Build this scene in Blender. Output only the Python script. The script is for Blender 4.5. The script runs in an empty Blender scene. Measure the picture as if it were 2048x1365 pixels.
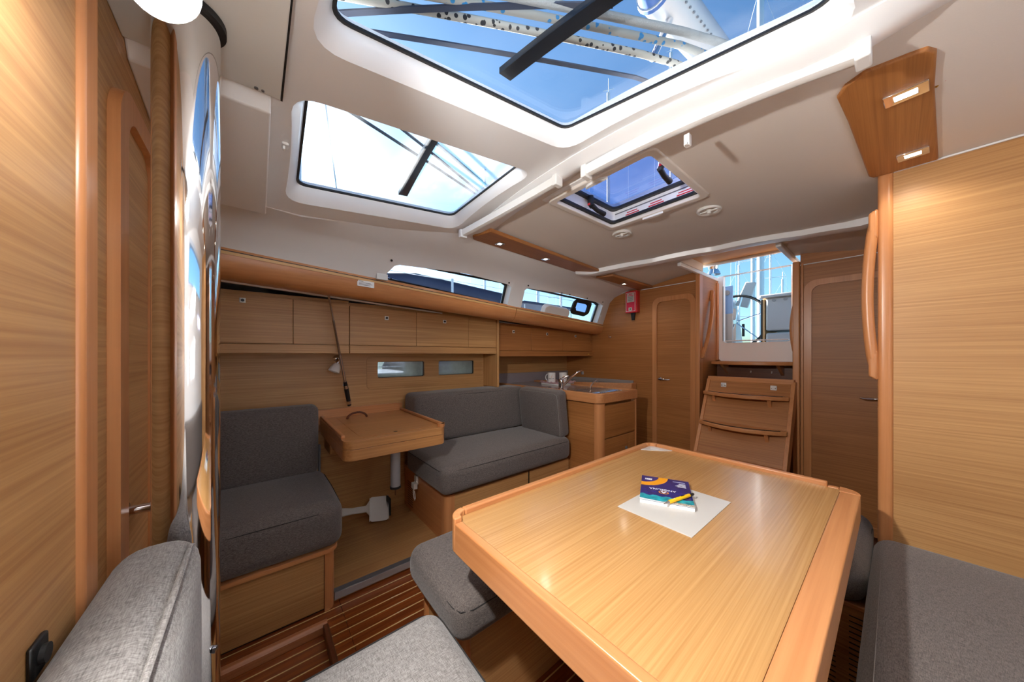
import bpy, bmesh, math, random
from mathutils import Vector, Matrix
random.seed(4)
SC = bpy.context.scene
COL = SC.collection
R = math.radians

# ------------------------------------------------------------------ camera
cd = bpy.data.cameras.new('camera'); cam = bpy.data.objects.new('camera', cd); COL.objects.link(cam)
YAW = math.atan2(766, 626)
cam.location = (0, 0, 1.15); cam.rotation_euler = (R(90), 0, YAW)
cd.sensor_width = 36; cd.lens = 626/2048*36; cd.shift_y = 27.5/2048; cd.clip_start = .01; cd.clip_end = 400
SC.camera = cam

# ------------------------------------------------------------------ sky, sun, exposure
SC.view_settings.view_transform = 'Standard'; SC.view_settings.look = 'None'
SC.view_settings.gamma = 1; SC.view_settings.use_curve_mapping = False
SC.view_settings.exposure = 0.98
W = bpy.data.worlds.new('sky'); SC.world = W; W.use_nodes = True
nt = W.node_tree; bg = nt.nodes['Background']
sky = nt.nodes.new('ShaderNodeTexSky'); sky.sky_type = 'NISHITA'; sky.sun_disc = False
SUN_DIR = Vector((-1.15, .04, .47)).normalized()          # towards the sun
sky.sun_elevation = math.asin(SUN_DIR.z); sky.sun_rotation = math.atan2(SUN_DIR.x, SUN_DIR.y)
sky.air_density = 1.0; sky.dust_density = 1.1; sky.ozone_density = 2.0
tint = nt.nodes.new('ShaderNodeMix'); tint.data_type = 'RGBA'; tint.blend_type = 'MULTIPLY'; tint.inputs[0].default_value = 1; tint.inputs[7].default_value = (.80, 1.12, 1.26, 1)
nt.links.new(sky.outputs[0], tint.inputs[6]); nt.links.new(tint.outputs[2], bg.inputs[0]); bg.inputs[1].default_value = .105
sl = bpy.data.lights.new('sun', 'SUN'); sl.energy = 23.0; sl.angle = R(.6); sl.color = (1, .96, .9)
so = bpy.data.objects.new('sun', sl); COL.objects.link(so); so.location = (-6, -2, 7)
so.rotation_euler = (-SUN_DIR).to_track_quat('-Z', 'Y').to_euler()

# ------------------------------------------------------------------ materials
def srgb(r, g, b):
    f = lambda c: (c/255/12.92 if c/255 <= .04045 else ((c/255+.055)/1.055)**2.4)
    return (f(r), f(g), f(b), 1)
MATS = {}
def newmat(n):
    m = bpy.data.materials.new(n); m.use_nodes = True; MATS[n] = m
    return m, m.node_tree, m.node_tree.nodes['Principled BSDF']
def plain(n, c, rough=.5, metal=0, spec=.5, coat=0, emit=0, noise=0, nscale=40, bump=0):
    m, t, p = newmat(n)
    p.inputs['Base Color'].default_value = c; p.inputs['Roughness'].default_value = rough
    p.inputs['Metallic'].default_value = metal; p.inputs['Specular IOR Level'].default_value = spec
    p.inputs['Coat Weight'].default_value = coat
    if emit:
        p.inputs['Emission Color'].default_value = c; p.inputs['Emission Strength'].default_value = emit
    if noise or bump:
        tc = t.nodes.new('ShaderNodeTexCoord'); nz = t.nodes.new('ShaderNodeTexNoise')
        nz.inputs['Scale'].default_value = nscale; nz.inputs['Detail'].default_value = 4
        t.links.new(tc.outputs['Object'], nz.inputs['Vector'])
        if noise:
            r = t.nodes.new('ShaderNodeValToRGB')
            r.color_ramp.elements[0].position = .3; r.color_ramp.elements[1].position = .7
            r.color_ramp.elements[0].color = [c[i]*(1-noise) for i in range(3)]+[1]
            r.color_ramp.elements[1].color = [min(1, c[i]*(1+noise)) for i in range(3)]+[1]
            t.links.new(nz.outputs['Fac'], r.inputs[0]); t.links.new(r.outputs[0], p.inputs['Base Color'])
        if bump:
            b = t.nodes.new('ShaderNodeBump'); b.inputs['Strength'].default_value = bump; b.inputs['Distance'].default_value = .002
            t.links.new(nz.outputs['Fac'], b.inputs['Height']); t.links.new(b.outputs[0], p.inputs['Normal'])
    return m
def wood(n, dark, light, axis, across=150, along=1.6, rough=.45, band=.35, coat=0, broad=5.0):
    """veneer: fine lines along the given axis, plus slow bands"""
    m, t, p = newmat(n)
    tc = t.nodes.new('ShaderNodeTexCoord')
    def noise(al, ac, det):
        mp = t.nodes.new('ShaderNodeMapping'); s = [ac, ac, ac]; s['xyz'.index(axis)] = al
        mp.inputs['Scale'].default_value = s
        nz = t.nodes.new('ShaderNodeTexNoise'); nz.inputs['Scale'].default_value = 1; nz.inputs['Detail'].default_value = det
        nz.inputs['Roughness'].default_value = .62; nz.inputs['Distortion'].default_value = .25
        t.links.new(tc.outputs['Object'], mp.inputs[0]); t.links.new(mp.outputs[0], nz.inputs['Vector'])
        return nz
    a = noise(along, across, 5); b = noise(along*.35, broad, 3)
    mx = t.nodes.new('ShaderNodeMix'); mx.data_type = 'FLOAT'; mx.inputs[0].default_value = band
    t.links.new(a.outputs['Fac'], mx.inputs[2]); t.links.new(b.outputs['Fac'], mx.inputs[3])
    r = t.nodes.new('ShaderNodeValToRGB'); e = r.color_ramp.elements
    e[0].position = .30; e[0].color = dark; e[1].position = .68; e[1].color = light
    t.links.new(mx.outputs[0], r.inputs[0]); t.links.new(r.outputs[0], p.inputs['Base Color'])
    p.inputs['Roughness'].default_value = rough; p.inputs['Coat Weight'].default_value = coat; p.inputs['Coat Roughness'].default_value = .12
    bp = t.nodes.new('ShaderNodeBump'); bp.inputs['Strength'].default_value = .12; bp.inputs['Distance'].default_value = .001
    t.links.new(a.outputs['Fac'], bp.inputs['Height']); t.links.new(bp.outputs[0], p.inputs['Normal'])
    return m
VD, VL = srgb(160, 110, 62), srgb(208, 162, 106)
for ax in 'xyz':
    wood('veneer_'+ax, VD, VL, ax)
    wood('oak_'+ax, srgb(142, 86, 42), srgb(186, 126, 70), ax)  # same veneer, redder and darker: the dim aft light put into the colour
    wood('trim_'+ax, srgb(180, 114, 66), srgb(212, 150, 98), ax, across=80, band=.5, rough=.3)
wood('table_y', srgb(162, 116, 66), srgb(198, 154, 98), 'y', across=190, along=1.5, rough=.27, coat=.3)
wood('nav_x', srgb(172, 116, 66), srgb(208, 152, 96), 'y', across=90, rough=.3)
wood('mahogany', srgb(94, 42, 17), srgb(158, 84, 38), 'y', across=60, along=3, rough=.25, coat=.4)
wood('teak_y', srgb(150, 92, 52), srgb(196, 130, 84), 'y', across=70, rough=.32)
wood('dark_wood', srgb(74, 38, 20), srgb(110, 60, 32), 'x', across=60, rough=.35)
plain('maple', srgb(226, 190, 120), .35)
plain('gelcoat', srgb(242, 244, 246), .28, coat=.2, bump=.05, nscale=180)
plain('headliner', srgb(226, 220, 213), .6, bump=.12, nscale=220)
plain('panel_white', srgb(226, 230, 229), .5)
plain('side_white', srgb(234, 235, 236), .42)
plain('plastic_white', srgb(232, 232, 230), .35)
plain('plastic_grey', srgb(150, 152, 155), .4)
plain('black', srgb(14, 14, 15), .4)
plain('seal', srgb(28, 28, 30), .5)
plain('black_rubber', srgb(24, 24, 25), .6)
plain('chrome', srgb(225, 225, 228), .06, metal=1)
plain('mast_steel', srgb(228, 228, 230), .05, metal=1)
plain('steel', srgb(190, 190, 192), .22, metal=1)
plain('aluminium', srgb(178, 179, 182), .38, metal=.35)
plain('alu_dark', srgb(118, 119, 124), .4, metal=.4)
plain('leather', srgb(96, 50, 30), .5, bump=.5, nscale=300)
plain('worktop', srgb(150, 142, 138), .18, coat=.4, noise=.12, nscale=400)
plain('upstand', srgb(146, 138, 142), .3)
plain('red_box', srgb(205, 24, 34), .3, coat=.3)
plain('red_label', srgb(214, 40, 78), .4)
plain('paper', srgb(200, 197, 191), .25, spec=.4)
plain('white_print', srgb(240, 240, 240), .4)
plain('grey_print', srgb(110, 108, 110), .5)
plain('dark_print', srgb(40, 38, 40), .5)
plain('book_blue', srgb(42, 42, 112), .22, coat=.3, noise=.35, nscale=14)
plain('orange', srgb(240, 158, 28), .35)
plain('teal', srgb(28, 150, 165), .3, noise=.5, nscale=60)
plain('pebble', srgb(170, 160, 145), .5, noise=.6, nscale=220)
plain('pen_yellow', srgb(245, 190, 12), .25, coat=.3)
plain('lamp_glow', srgb(255, 246, 232), .4, emit=9)
plain('led_glow', srgb(255, 240, 214), .4, emit=14)
plain('shade_white', srgb(236, 234, 230), .4)
plain('button_red', srgb(210, 40, 35), .4)
plain('wire_blue', srgb(40, 80, 140), .4)
plain('brass', srgb(214, 176, 80), .3, metal=.6)
plain('cloth_pink', srgb(206, 170, 176), .8, noise=.35, nscale=260)
plain('navy', srgb(38, 46, 72), .7)
plain('hull_white', srgb(180, 182, 184), .35)
plain('inlay', srgb(216, 172, 112), .35)
plain('latch', srgb(222, 222, 220), .3, metal=.25)
plain('rope_white', srgb(150, 150, 146), .8, bump=.6, nscale=260)
plain('strap_dark', srgb(52, 58, 74), .7)
plain('strap_teal', srgb(56, 118, 140), .7)
plain('water', srgb(70, 104, 124), .15)
plain('rig', srgb(205, 208, 212), .35, metal=.3)
plain('screen_blue', srgb(140, 180, 228), .3)
plain('deck_tan', srgb(222, 178, 122), .5)
plain('cover_peach', srgb(226, 190, 168), .6)
def fleck(n, base, fl):
    m, t, p = newmat(n)
    tc = t.nodes.new('ShaderNodeTexCoord'); v = t.nodes.new('ShaderNodeTexVoronoi'); v.inputs['Scale'].default_value = 62
    r = t.nodes.new('ShaderNodeValToRGB'); e = r.color_ramp.elements
    e[0].position = .30; e[0].color = fl; e[1].position = .34; e[1].color = base
    t.links.new(tc.outputs['Object'], v.inputs['Vector']); t.links.new(v.outputs['Distance'], r.inputs[0])
    t.links.new(r.outputs[0], p.inputs['Base Color']); p.inputs['Roughness'].default_value = .85
fleck('rope_black', srgb(160, 155, 144), srgb(20, 20, 24)); fleck('rope_blue', srgb(156, 153, 144), srgb(40, 120, 170))
def fabric(n, dark, light, sc=520):
    m, t, p = newmat(n)
    tc = t.nodes.new('ShaderNodeTexCoord')
    outs = []
    for s in ((sc, sc*.12, sc*.5), (sc*.14, sc, sc*.5)):
        mp = t.nodes.new('ShaderNodeMapping'); mp.inputs['Scale'].default_value = s
        nz = t.nodes.new('ShaderNodeTexNoise'); nz.inputs['Scale'].default_value = 1; nz.inputs['Detail'].default_value = 3
        t.links.new(tc.outputs['Object'], mp.inputs[0]); t.links.new(mp.outputs[0], nz.inputs['Vector']); outs.append(nz)
    mx = t.nodes.new('ShaderNodeMix'); mx.data_type = 'FLOAT'; mx.inputs[0].default_value = .5
    t.links.new(outs[0].outputs['Fac'], mx.inputs[2]); t.links.new(outs[1].outputs['Fac'], mx.inputs[3])
    r = t.nodes.new('ShaderNodeValToRGB'); e = r.color_ramp.elements
    e[0].position = .36; e[0].color = dark; e[1].position = .64; e[1].color = light
    t.links.new(mx.outputs[0], r.inputs[0]); t.links.new(r.outputs[0], p.inputs['Base Color'])
    p.inputs['Roughness'].default_value = .95; p.inputs['Specular IOR Level'].default_value = .15
    p.inputs['Sheen Weight'].default_value = .25; p.inputs['Sheen Roughness'].default_value = .5
    b = t.nodes.new('ShaderNodeBump'); b.inputs['Strength'].default_value = .35; b.inputs['Distance'].default_value = .0015
    t.links.new(mx.outputs[0], b.inputs['Height']); t.links.new(b.outputs[0], p.inputs['Normal'])
fabric('fabric', srgb(70, 64, 61), srgb(126, 117, 113), 900)
fabric('fabric_light', srgb(100, 96, 95), srgb(160, 157, 154), 700)
plain('seam', srgb(40, 38, 38), .9)
plain('stitch', srgb(150, 146, 142), .9)
def glass(n, tint=(.93, .96, 1), dust=.06, dscale=3.0, base=.01):
    """thin pane: see-through, Fresnel gloss, a film of dust that scatters light"""
    m, t, p = newmat(n); t.nodes.remove(p); out = t.nodes['Material Output']
    tr = t.nodes.new('ShaderNodeBsdfTransparent'); tr.inputs[0].default_value = (*tint, 1)
    gl = t.nodes.new('ShaderNodeBsdfGlossy'); gl.inputs['Roughness'].default_value = .02
    lw = t.nodes.new('ShaderNodeLayerWeight'); lw.inputs[0].default_value = .5
    fr = t.nodes.new('ShaderNodeMapRange'); fr.inputs[1].default_value = .45; fr.inputs[2].default_value = 1.0; fr.inputs[3].default_value = .012; fr.inputs[4].default_value = .35; t.links.new(lw.outputs['Facing'], fr.inputs[0])
    mx = t.nodes.new('ShaderNodeMixShader'); t.links.new(fr.outputs[0], mx.inputs[0])
    t.links.new(tr.outputs[0], mx.inputs[1]); t.links.new(gl.outputs[0], mx.inputs[2])
    tl = t.nodes.new('ShaderNodeBsdfTranslucent'); tl.inputs[0].default_value = (.95, .96, .97, 1)
    tc = t.nodes.new('ShaderNodeTexCoord'); nz = t.nodes.new('ShaderNodeTexNoise'); nz.inputs['Scale'].default_value = dscale; nz.inputs['Detail'].default_value = 8
    nz.inputs['Roughness'].default_value = .7
    mr = t.nodes.new('ShaderNodeMapRange'); mr.inputs[1].default_value = .42; mr.inputs[2].default_value = .72; mr.inputs[3].default_value = base; mr.inputs[4].default_value = dust
    t.links.new(tc.outputs['Object'], nz.inputs['Vector']); t.links.new(nz.outputs['Fac'], mr.inputs[0])
    m2 = t.nodes.new('ShaderNodeMixShader'); t.links.new(mr.outputs[0], m2.inputs[0])
    t.links.new(mx.outputs[0], m2.inputs[1]); t.links.new(tl.outputs[0], m2.inputs[2]); t.links.new(m2.outputs[0], out.inputs[0])
glass('glass_clear', dust=.012, base=.002); glass('glass_dusty', dust=.10, base=.016, dscale=2.2); glass('glass_tint', (.62, .66, .86), .03)
glass('glass_smoke', (.5, .54, .6), .5, base=.3, dscale=1.5)

# ------------------------------------------------------------------ mesh helpers
class MB:
    def __init__(s): s.bm = bmesh.new()
    def poly(s, pts): return s.bm.faces.new([s.bm.verts.new(p) for p in pts])
    def box(s, a, b):
        x0, y0, z0 = [min(a[i], b[i]) for i in range(3)]; x1, y1, z1 = [max(a[i], b[i]) for i in range(3)]
        v = [s.bm.verts.new(p) for p in ((x0,y0,z0),(x1,y0,z0),(x1,y1,z0),(x0,y1,z0),(x0,y0,z1),(x1,y0,z1),(x1,y1,z1),(x0,y1,z1))]
        for f in ((0,3,2,1),(4,5,6,7),(0,1,5,4),(1,2,6,5),(2,3,7,6),(3,0,4,7)): s.bm.faces.new([v[i] for i in f])
        return s
    def prism(s, pts, vec):
        vec = Vector(vec); a = [s.bm.verts.new(p) for p in pts]; b = [s.bm.verts.new(Vector(p)+vec) for p in pts]; n = len(pts)
        s.bm.faces.new(a[::-1]); s.bm.faces.new(b)
        for i in range(n): s.bm.faces.new((a[i], a[(i+1) % n], b[(i+1) % n], b[i]))
        return s
    def loft(s, loops, caps=True, closed=True):
        L = [[s.bm.verts.new(p) for p in l] for l in loops]; n = len(loops[0])
        for a, b in zip(L, L[1:]):
            for i in range(n if closed else n-1): s.bm.faces.new((a[i], a[(i+1) % n], b[(i+1) % n], b[i]))
        if caps: s.bm.faces.new(L[0][::-1]); s.bm.faces.new(L[-1])
        return s
    def ring(s, outer, inner, vec):
        vec = Vector(vec); n = len(outer)
        o0 = [s.bm.verts.new(p) for p in outer]; o1 = [s.bm.verts.new(Vector(p)+vec) for p in outer]
        i0 = [s.bm.verts.new(p) for p in inner]; i1 = [s.bm.verts.new(Vector(p)+vec) for p in inner]
        for k in range(n):
            j = (k+1) % n
            for q in ((o0[k],o0[j],o1[j],o1[k]), (i0[j],i0[k],i1[k],i1[j]), (o1[k],o1[j],i1[j],i1[k]), (o0[j],o0[k],i0[k],i0[j])): s.bm.faces.new(q)
        return s
    def tube(s, pts, r, n=10, caps=True):
        pts = [Vector(p) for p in pts]; rs = r if isinstance(r, (list, tuple)) else [r]*len(pts); loops = []; up = None
        for i, p in enumerate(pts):
            d = (pts[min(i+1, len(pts)-1)]-pts[max(i-1, 0)]).normalized()
            if up is None: up = d.orthogonal().normalized()
            up = (up-d*up.dot(d)).normalized(); q = d.cross(up)
            loops.append([p+(up*math.cos(2*math.pi*k/n)+q*math.sin(2*math.pi*k/n))*rs[i] for k in range(n)])
        return s.loft(loops, caps)
    def cyl(s, a, b, r, n=20): return s.tube([a, b], r, n)
    def lathe(s, prof, c, ax, n=24):
        """prof: (radius, height) along axis ax from c"""
        ax = Vector(ax).normalized(); u = ax.orthogonal().normalized(); w = ax.cross(u); c = Vector(c)
        return s.loft([[c+ax*h+(u*math.cos(2*math.pi*k/n)+w*math.sin(2*math.pi*k/n))*max(r, 1e-5) for k in range(n)] for r, h in prof])
    def sphere(s, c, r, n=12):
        bmesh.ops.create_uvsphere(s.bm, u_segments=n, v_segments=n//2+2, radius=r, matrix=Matrix.Translation(c)); return s
    def rbox(s, c, half, r, ax=None, puff=(0, 0, 0), n=6, fr=None):
        """soft box: rounded edges, faces puffed by puff[i]"""
        h = Vector(half); A = ax or (Vector((1,0,0)), Vector((0,1,0)), Vector((0,0,1))); c = Vector(c)
        def ticks(H):
            a = [-H, -H+r*.12, -H+r*.35, -H+r*.65, -H+r]; m = [-(H-r)+2*(H-r)*i/n for i in range(1, n)]
            return a+m+[-q for q in a[::-1]]
        cache = {}
        def V(q):
            i = Vector([max(-(h[k]-r), min(h[k]-r, q[k])) for k in range(3)]); d = q-i
            p = i+d.normalized()*r if d.length > 1e-9 else q
            for k in range(3):
                if puff[k]:
                    o = [j for j in range(3) if j != k]
                    w = (1-min(1, abs(q[o[0]]/h[o[0]]))**2.5)*(1-min(1, abs(q[o[1]]/h[o[1]]))**2.5)
                    p[k] += puff[k]*w*(max(0, q[k]/h[k]) if k == 2 else q[k]/h[k])
            key = tuple(round(t, 5) for t in q)
            if key not in cache: cache[key] = s.bm.verts.new(c+A[0]*p[0]+A[1]*p[1]+A[2]*p[2])
            return cache[key]
        for k in range(3):
            o = [(1, 2), (2, 0), (0, 1)][k]; t0, t1 = ticks(h[o[0]]), ticks(h[o[1]])
            for sg in (-1, 1):
                for i in range(len(t0)-1):
                    for j in range(len(t1)-1):
                        q = []
                        for a, b in ((i, j), (i+1, j), (i+1, j+1), (i, j+1)):
                            v = Vector((0, 0, 0)); v[k] = sg*h[k]; v[o[0]] = t0[a]; v[o[1]] = t1[b]; q.append(V(v))
                        try: s.bm.faces.new(q if sg > 0 else q[::-1])
                        except ValueError: pass
        return s
    def build(s, name, mat, parent=None, smooth=True, bevel=0, seg=3, ang=38):
        bmesh.ops.recalc_face_normals(s.bm, faces=s.bm.faces)
        me = bpy.data.meshes.new(name); s.bm.to_mesh(me); s.bm.free()
        me.materials.append(MATS[mat])
        if smooth:
            me.shade_smooth(); me.set_sharp_from_angle(angle=R(ang))
        return link(name, me, parent, bevel, seg)
def link(name, me, parent=None, bevel=0, seg=3):
    o = bpy.data.objects.new(name, me); COL.objects.link(o)
    if parent: adopt(o, parent)
    if bevel:
        b = o.modifiers.new('bevel', 'BEVEL'); b.width = bevel; b.segments = seg; b.limit_method = 'ANGLE'; b.angle_limit = R(40); b.harden_normals = False
    return o
def adopt(o, parent):
    """child keeps its world-space mesh; the parent chain holds only translations"""
    o.parent = parent; p = parent; L = Vector((0, 0, 0))
    if parent.type == 'EMPTY': L = Vector(parent.location)
    o.matrix_parent_inverse = Matrix.Translation(-L)
def thing(name, label, cat, loc, group=None):
    o = bpy.data.objects.new(name, None); COL.objects.link(o); o.location = loc; o.empty_display_size = .05
    return tag(o, label, cat, group)
def tag(o, label, cat, group=None):
    o['label'] = label; o['category'] = cat
    if group: o['group'] = group
    return o
def struct(o, label=None, cat=None):
    o['kind'] = 'structure'
    if label: o['label'] = label
    if cat: o['category'] = cat
    return o
def boxo(name, a, b, mat, parent=None, bevel=.003): return MB().box(a, b).build(name, mat, parent, True, bevel)
def rr(x0, x1, y0, y1, r, n=6, rs=None):
    """rounded rectangle, counter-clockwise; rs = radius per corner (x0y0, x1y0, x1y1, x0y1)"""
    rs = rs or [r]*4; P = []
    for (cx, cy, a0), q in zip(((x0, y0, 180), (x1, y0, 270), (x1, y1, 0), (x0, y1, 90)), rs):
        q = max(q, 1e-4); sx = 1 if cx == x0 else -1; sy = 1 if cy == y0 else -1
        for i in range(n+1):
            a = R(a0+90*i/n); P.append((cx+sx*q+q*math.cos(a), cy+sy*q+q*math.sin(a)))
    return P
def cut(o, cutters):
    """boolean subtraction, applied; the cutters are removed again"""
    for c in cutters:
        m = o.modifiers.new('cut', 'BOOLEAN'); m.operation = 'DIFFERENCE'; m.object = c; m.solver = 'EXACT'
    bpy.context.view_layer.update()
    dg = bpy.context.evaluated_depsgraph_get(); me = bpy.data.meshes.new_from_object(o.evaluated_get(dg))
    o.modifiers.clear(); old = o.data; o.data = me; bpy.data.meshes.remove(old)
    for c in cutters:
        d = c.data; bpy.data.objects.remove(c); bpy.data.meshes.remove(d)
    me.shade_smooth(); me.set_sharp_from_angle(angle=R(32))
    return o
def text(name, body, size, M, mat, parent, ext=.0003, align='CENTER'):
    cu = bpy.data.curves.new(name, 'FONT'); cu.body = body; cu.size = size; cu.extrude = ext; cu.align_x = align; cu.align_y = 'CENTER'; cu.resolution_u = 2
    t = bpy.data.objects.new(name, cu); COL.objects.link(t); bpy.context.view_layer.update()
    me = bpy.data.meshes.new_from_object(t.evaluated_get(bpy.context.evaluated_depsgraph_get()))
    bpy.data.objects.remove(t); me.name = name; me.transform(M); me.materials.clear(); me.materials.append(MATS[mat])
    return link(name, me, parent)
def frame(o, ex, ey, ez):
    M = Matrix.Identity(4)
    for i, e in enumerate((ex, ey, ez)):
        for j in range(3): M[j][i] = e[j]
    for j in range(3): M[j][3] = o[j]
    return M
CLX = -.835
def roof(x, y): return 1.775+.135*max(0, min(y, .9))-.15*min(abs(x-CLX), .72)**2

# ================================================================== STRUCTURE
# ---- sole: mahogany strips with pale inlay lines
fl = struct(boxo('floor', (-2.75, -.42, -.06), (1.0, 3.6, -.014), 'dark_wood', bevel=0), 'striped mahogany cabin sole with pale inlay lines', 'floor')
PITCH = .0517; X0 = -1.6085
def strip(x0, x1, y0, y1, nm, mt):
    return MB().box((x0, y0, -.014), (x1, y1, 0 if nm == 'plank' else -.0004)).build(nm, mt, fl, bevel=.0008 if nm == 'plank' else 0, seg=1)
for k in range(-2, 25):
    x = X0+PITCH*k
    for y0, y1 in ((-.21, .3), (.3012, 1.3), (1.3012, 2.9)): strip(x+.0024, x+PITCH-.0024, y0, y1, 'plank', 'mahogany')
    strip(x-.0024, x+.0024, -.21, 2.9, 'inlay_line', 'maple')

# ---- forward bulkhead
wf = struct(MB().box((-2.75, -.30, 0), (-.63, -.20, 2.0)).build('wall_forward', 'veneer_x'), 'oak veneer forward bulkhead around the forward door', 'wall')
boxo('bulkhead_panel', (-.63, -.30, 0), (1.0, -.17, 2.0), 'veneer_x', wf, 0)
boxo('jamb_trim', (-.68, -.21, 0), (-.63, -.1635, 1.775), 'trim_z', wf, .008)
# ---- starboard side: outer skin, lining, lower lining
boxo('hull_lining', (-2.75, -.30, 0), (-2.6, 3.05, 1.42), 'veneer_y', struct(MB().prism([(-2.8, -.32, -.06), (-2.8, 3.6, -.06), (-2.8, 3.6, 1.45), (-2.8, -.32, 1.58)], (.05, 0, 0)).build('wall_starboard', 'side_white'), 'white starboard hull side behind the lockers', 'wall'), 0)
ws = bpy.data.objects['wall_starboard']
TY = [(-.32, -1.46, 1.69), (-.09, -1.47, 1.705), (.14, -1.54, 1.716), (.55, -1.557, 1.77), (.95, -1.525, 1.825), (1.98, -1.62, 1.81), (3.06, -1.77, 1.815)]
CY = [(-.32, -1.61, 1.665), (.53, -1.70, 1.710), (1.26, -1.78, 1.728), (3.06, -1.975, 1.757)]
BY = [(-.32, -1.73, 1.60), (3.06, -2.08, 1.485)]
def interp(T, y):
    if y <= T[0][0]: return T[0][1:]
    for a, b in zip(T, T[1:]):
        if y <= b[0]:
            f = (y-a[0])/(b[0]-a[0]); return tuple(a[i]+(b[i]-a[i])*f for i in (1, 2))
    return T[-1][1:]
ys = [-.32+3.38*i/44 for i in range(45)]
sw = MB(); loops = []
for y in ys:
    t, c, b = interp(TY, y), interp(CY, y), interp(BY, y)
    cin = [(t[0]+.02, t[1]+.02), t, ((t[0]*.25+c[0]*.75), (t[1]*.25+c[1]*.75)+.006), (c[0]*.85+b[0]*.15, c[1]*.85+b[1]*.15+.004), b, (b[0]-.02, b[1]-.05)]
    cout = [(b[0]-.12, b[1]-.05), (b[0]-.1, b[1]+.02), (c[0]-.08, c[1]+.06), (t[0]+.0, t[1]+.09)]
    loops.append([(p[0], y, p[1]) for p in cin+cout])
side = sw.loft(loops).build('trim_1', 'side_white')
struct(side, 'white moulded coachroof side above the wooden shelf', 'moulding')
MB().loft([[(-2.79, y, interp(BY, y)[1]-.028), (interp(BY, y)[0]-.04, y, interp(BY, y)[1]-.028), (interp(BY, y)[0]-.04, y, interp(BY, y)[1]-.012), (-2.79, y, interp(BY, y)[1]-.012)] for y in ys]).build('deck_underside', 'side_white', ws)
def facet(y, f, off=0):
    c, b = interp(CY, y), interp(BY, y); nx, nz = (c[1]-b[1]), -(c[0]-b[0]); L = math.hypot(nx, nz)
    return Vector((c[0]+(b[0]-c[0])*f+nx/L*off, y, c[1]+(b[1]-c[1])*f+nz/L*off))
def facet_prism(pts, o0, o1): return MB().loft([[facet(y, f, o0) for y, f in pts], [facet(y, f, o1) for y, f in pts]])
W1 = [(.545, .95), (.597, .477), (.625, .41), (1.46, .285), (1.503, .352), (1.525, 1.1), (.55, 1.1)]
W2 = [(1.675, .95), (1.655, .353), (1.68, .265), (2.81, .226), (2.885, .29), (2.884, 1.1), (1.68, 1.1)]
W0 = W1
cut(side, [facet_prism(w, -.3, .3).build('cutter', 'black') for w in (W1, W2)])
def shrink(w, d):
    cy = sum(p[0] for p in w)/len(w); cf = sum(p[1] for p in w)/len(w)
    return [(p[0]+(cy-p[0])*d, p[1]+(cf-p[1])*d*3.2) for p in w]
for n, w in ((1, W1), (2, W2)):
    p = facet_prism(w, -.068, -.063).build('window_%d' % n, 'glass_clear', smooth=False)
    struct(p, ['long dark-edged coachroof window over the starboard lockers', 'long coachroof window above the galley lockers'][n-1], 'window')
    MB().ring([facet(y, f, -.060) for y, f in w], [facet(y, f, -.060) for y, f in shrink(w, .035)], (-.012, 0, -.004)).build('gasket', 'seal', p)
for y, f in ((.573, .314), (.593, .906), (1.015, .268), (1.464, .222), (1.673, .17), (2.122, .17), (2.246, .165), (2.546, .15), (2.858, .16)):
    c = facet(y, f, .0); d = facet(y, f, .004)
    MB().cyl(c, d, .006, 10).build('screw_cap', 'seal', side)
boxo('blind_tab', facet(.51, .80, .0), facet(.57, .98, .012), 'panel_white', side, .003)

# opening port and its handle moulding set into window_2
pw = bpy.data.objects['window_2']
def fr2(y0, y1, f0, f1, r, o):
    return [facet(y, f, o) for y, f in [(a, f0+(f1-f0)*b) for a, b in rr(y0, y1, 0, 1, r, 5)]]
def yf(y0, y1, f0, f1, ry, rf, o):
    P = []
    for cx, cy, a0 in ((y0, f0, 180), (y1, f0, 270), (y1, f1, 0), (y0, f1, 90)):
        for i in range(6):
            a = R(a0+18*i); P.append(facet((cx+ry if cx == y0 else cx-ry)+ry*math.cos(a), (cy+rf if cy == f0 else cy-rf)+rf*math.sin(a), o))
    return P
ring = MB().ring(yf(2.37, 2.68, .30, .86, .07, .16, -.03), yf(2.42, 2.63, .40, .76, .04, .09, -.03), (.03, 0, .012)).build('opening_port', 'black_rubber', pw, bevel=.004)
MB().loft([yf(2.415, 2.635, .39, .77, .04, .09, -.026), yf(2.415, 2.635, .39, .77, .04, .09, -.022)]).build('pane', 'glass_tint', ring, smooth=False)
MB().loft([yf(1.965, 2.365, .68, 1.2, .06, .16, -.045), yf(1.98, 2.35, .70, 1.2, .06, .16, -.005)]).build('port_moulding', 'side_white', pw, bevel=.006)

# ---- ceiling: forward moulding with two skylights; aft headliner with hatch and companionway
def roof_solid(y0, y1, nm, mt, th, ny, dz=0):
    m = MB(); nx = 26; lo = []
    V = []
    for j in range(ny+1):
        y = y0+(y1-y0)*j/ny; xs = interp(TY, y)[0]+.0; row = []
        for i in range(nx+1):
            x = xs+(.95-xs)*i/nx; row.append((m.bm.verts.new((x, y, roof(x, y)+dz)), m.bm.verts.new((x, y, roof(x, y)+dz+th))))
        V.append(row)
    for j in range(ny):
        for i in range(nx):
            m.bm.faces.new((V[j][i][0], V[j][i+1][0], V[j+1][i+1][0], V[j+1][i][0])); m.bm.faces.new((V[j][i][1], V[j+1][i][1], V[j+1][i+1][1], V[j][i+1][1]))
    for j in range(ny):
        for i in (0, nx): m.bm.faces.new((V[j][i][0], V[j+1][i][0], V[j+1][i][1], V[j][i][1]))
    for i in range(nx):
        for j in (0, ny): m.bm.faces.new((V[j][i][0], V[j][i+1][0], V[j][i+1][1], V[j][i][1]))
    return m.build(nm, mt)
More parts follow.
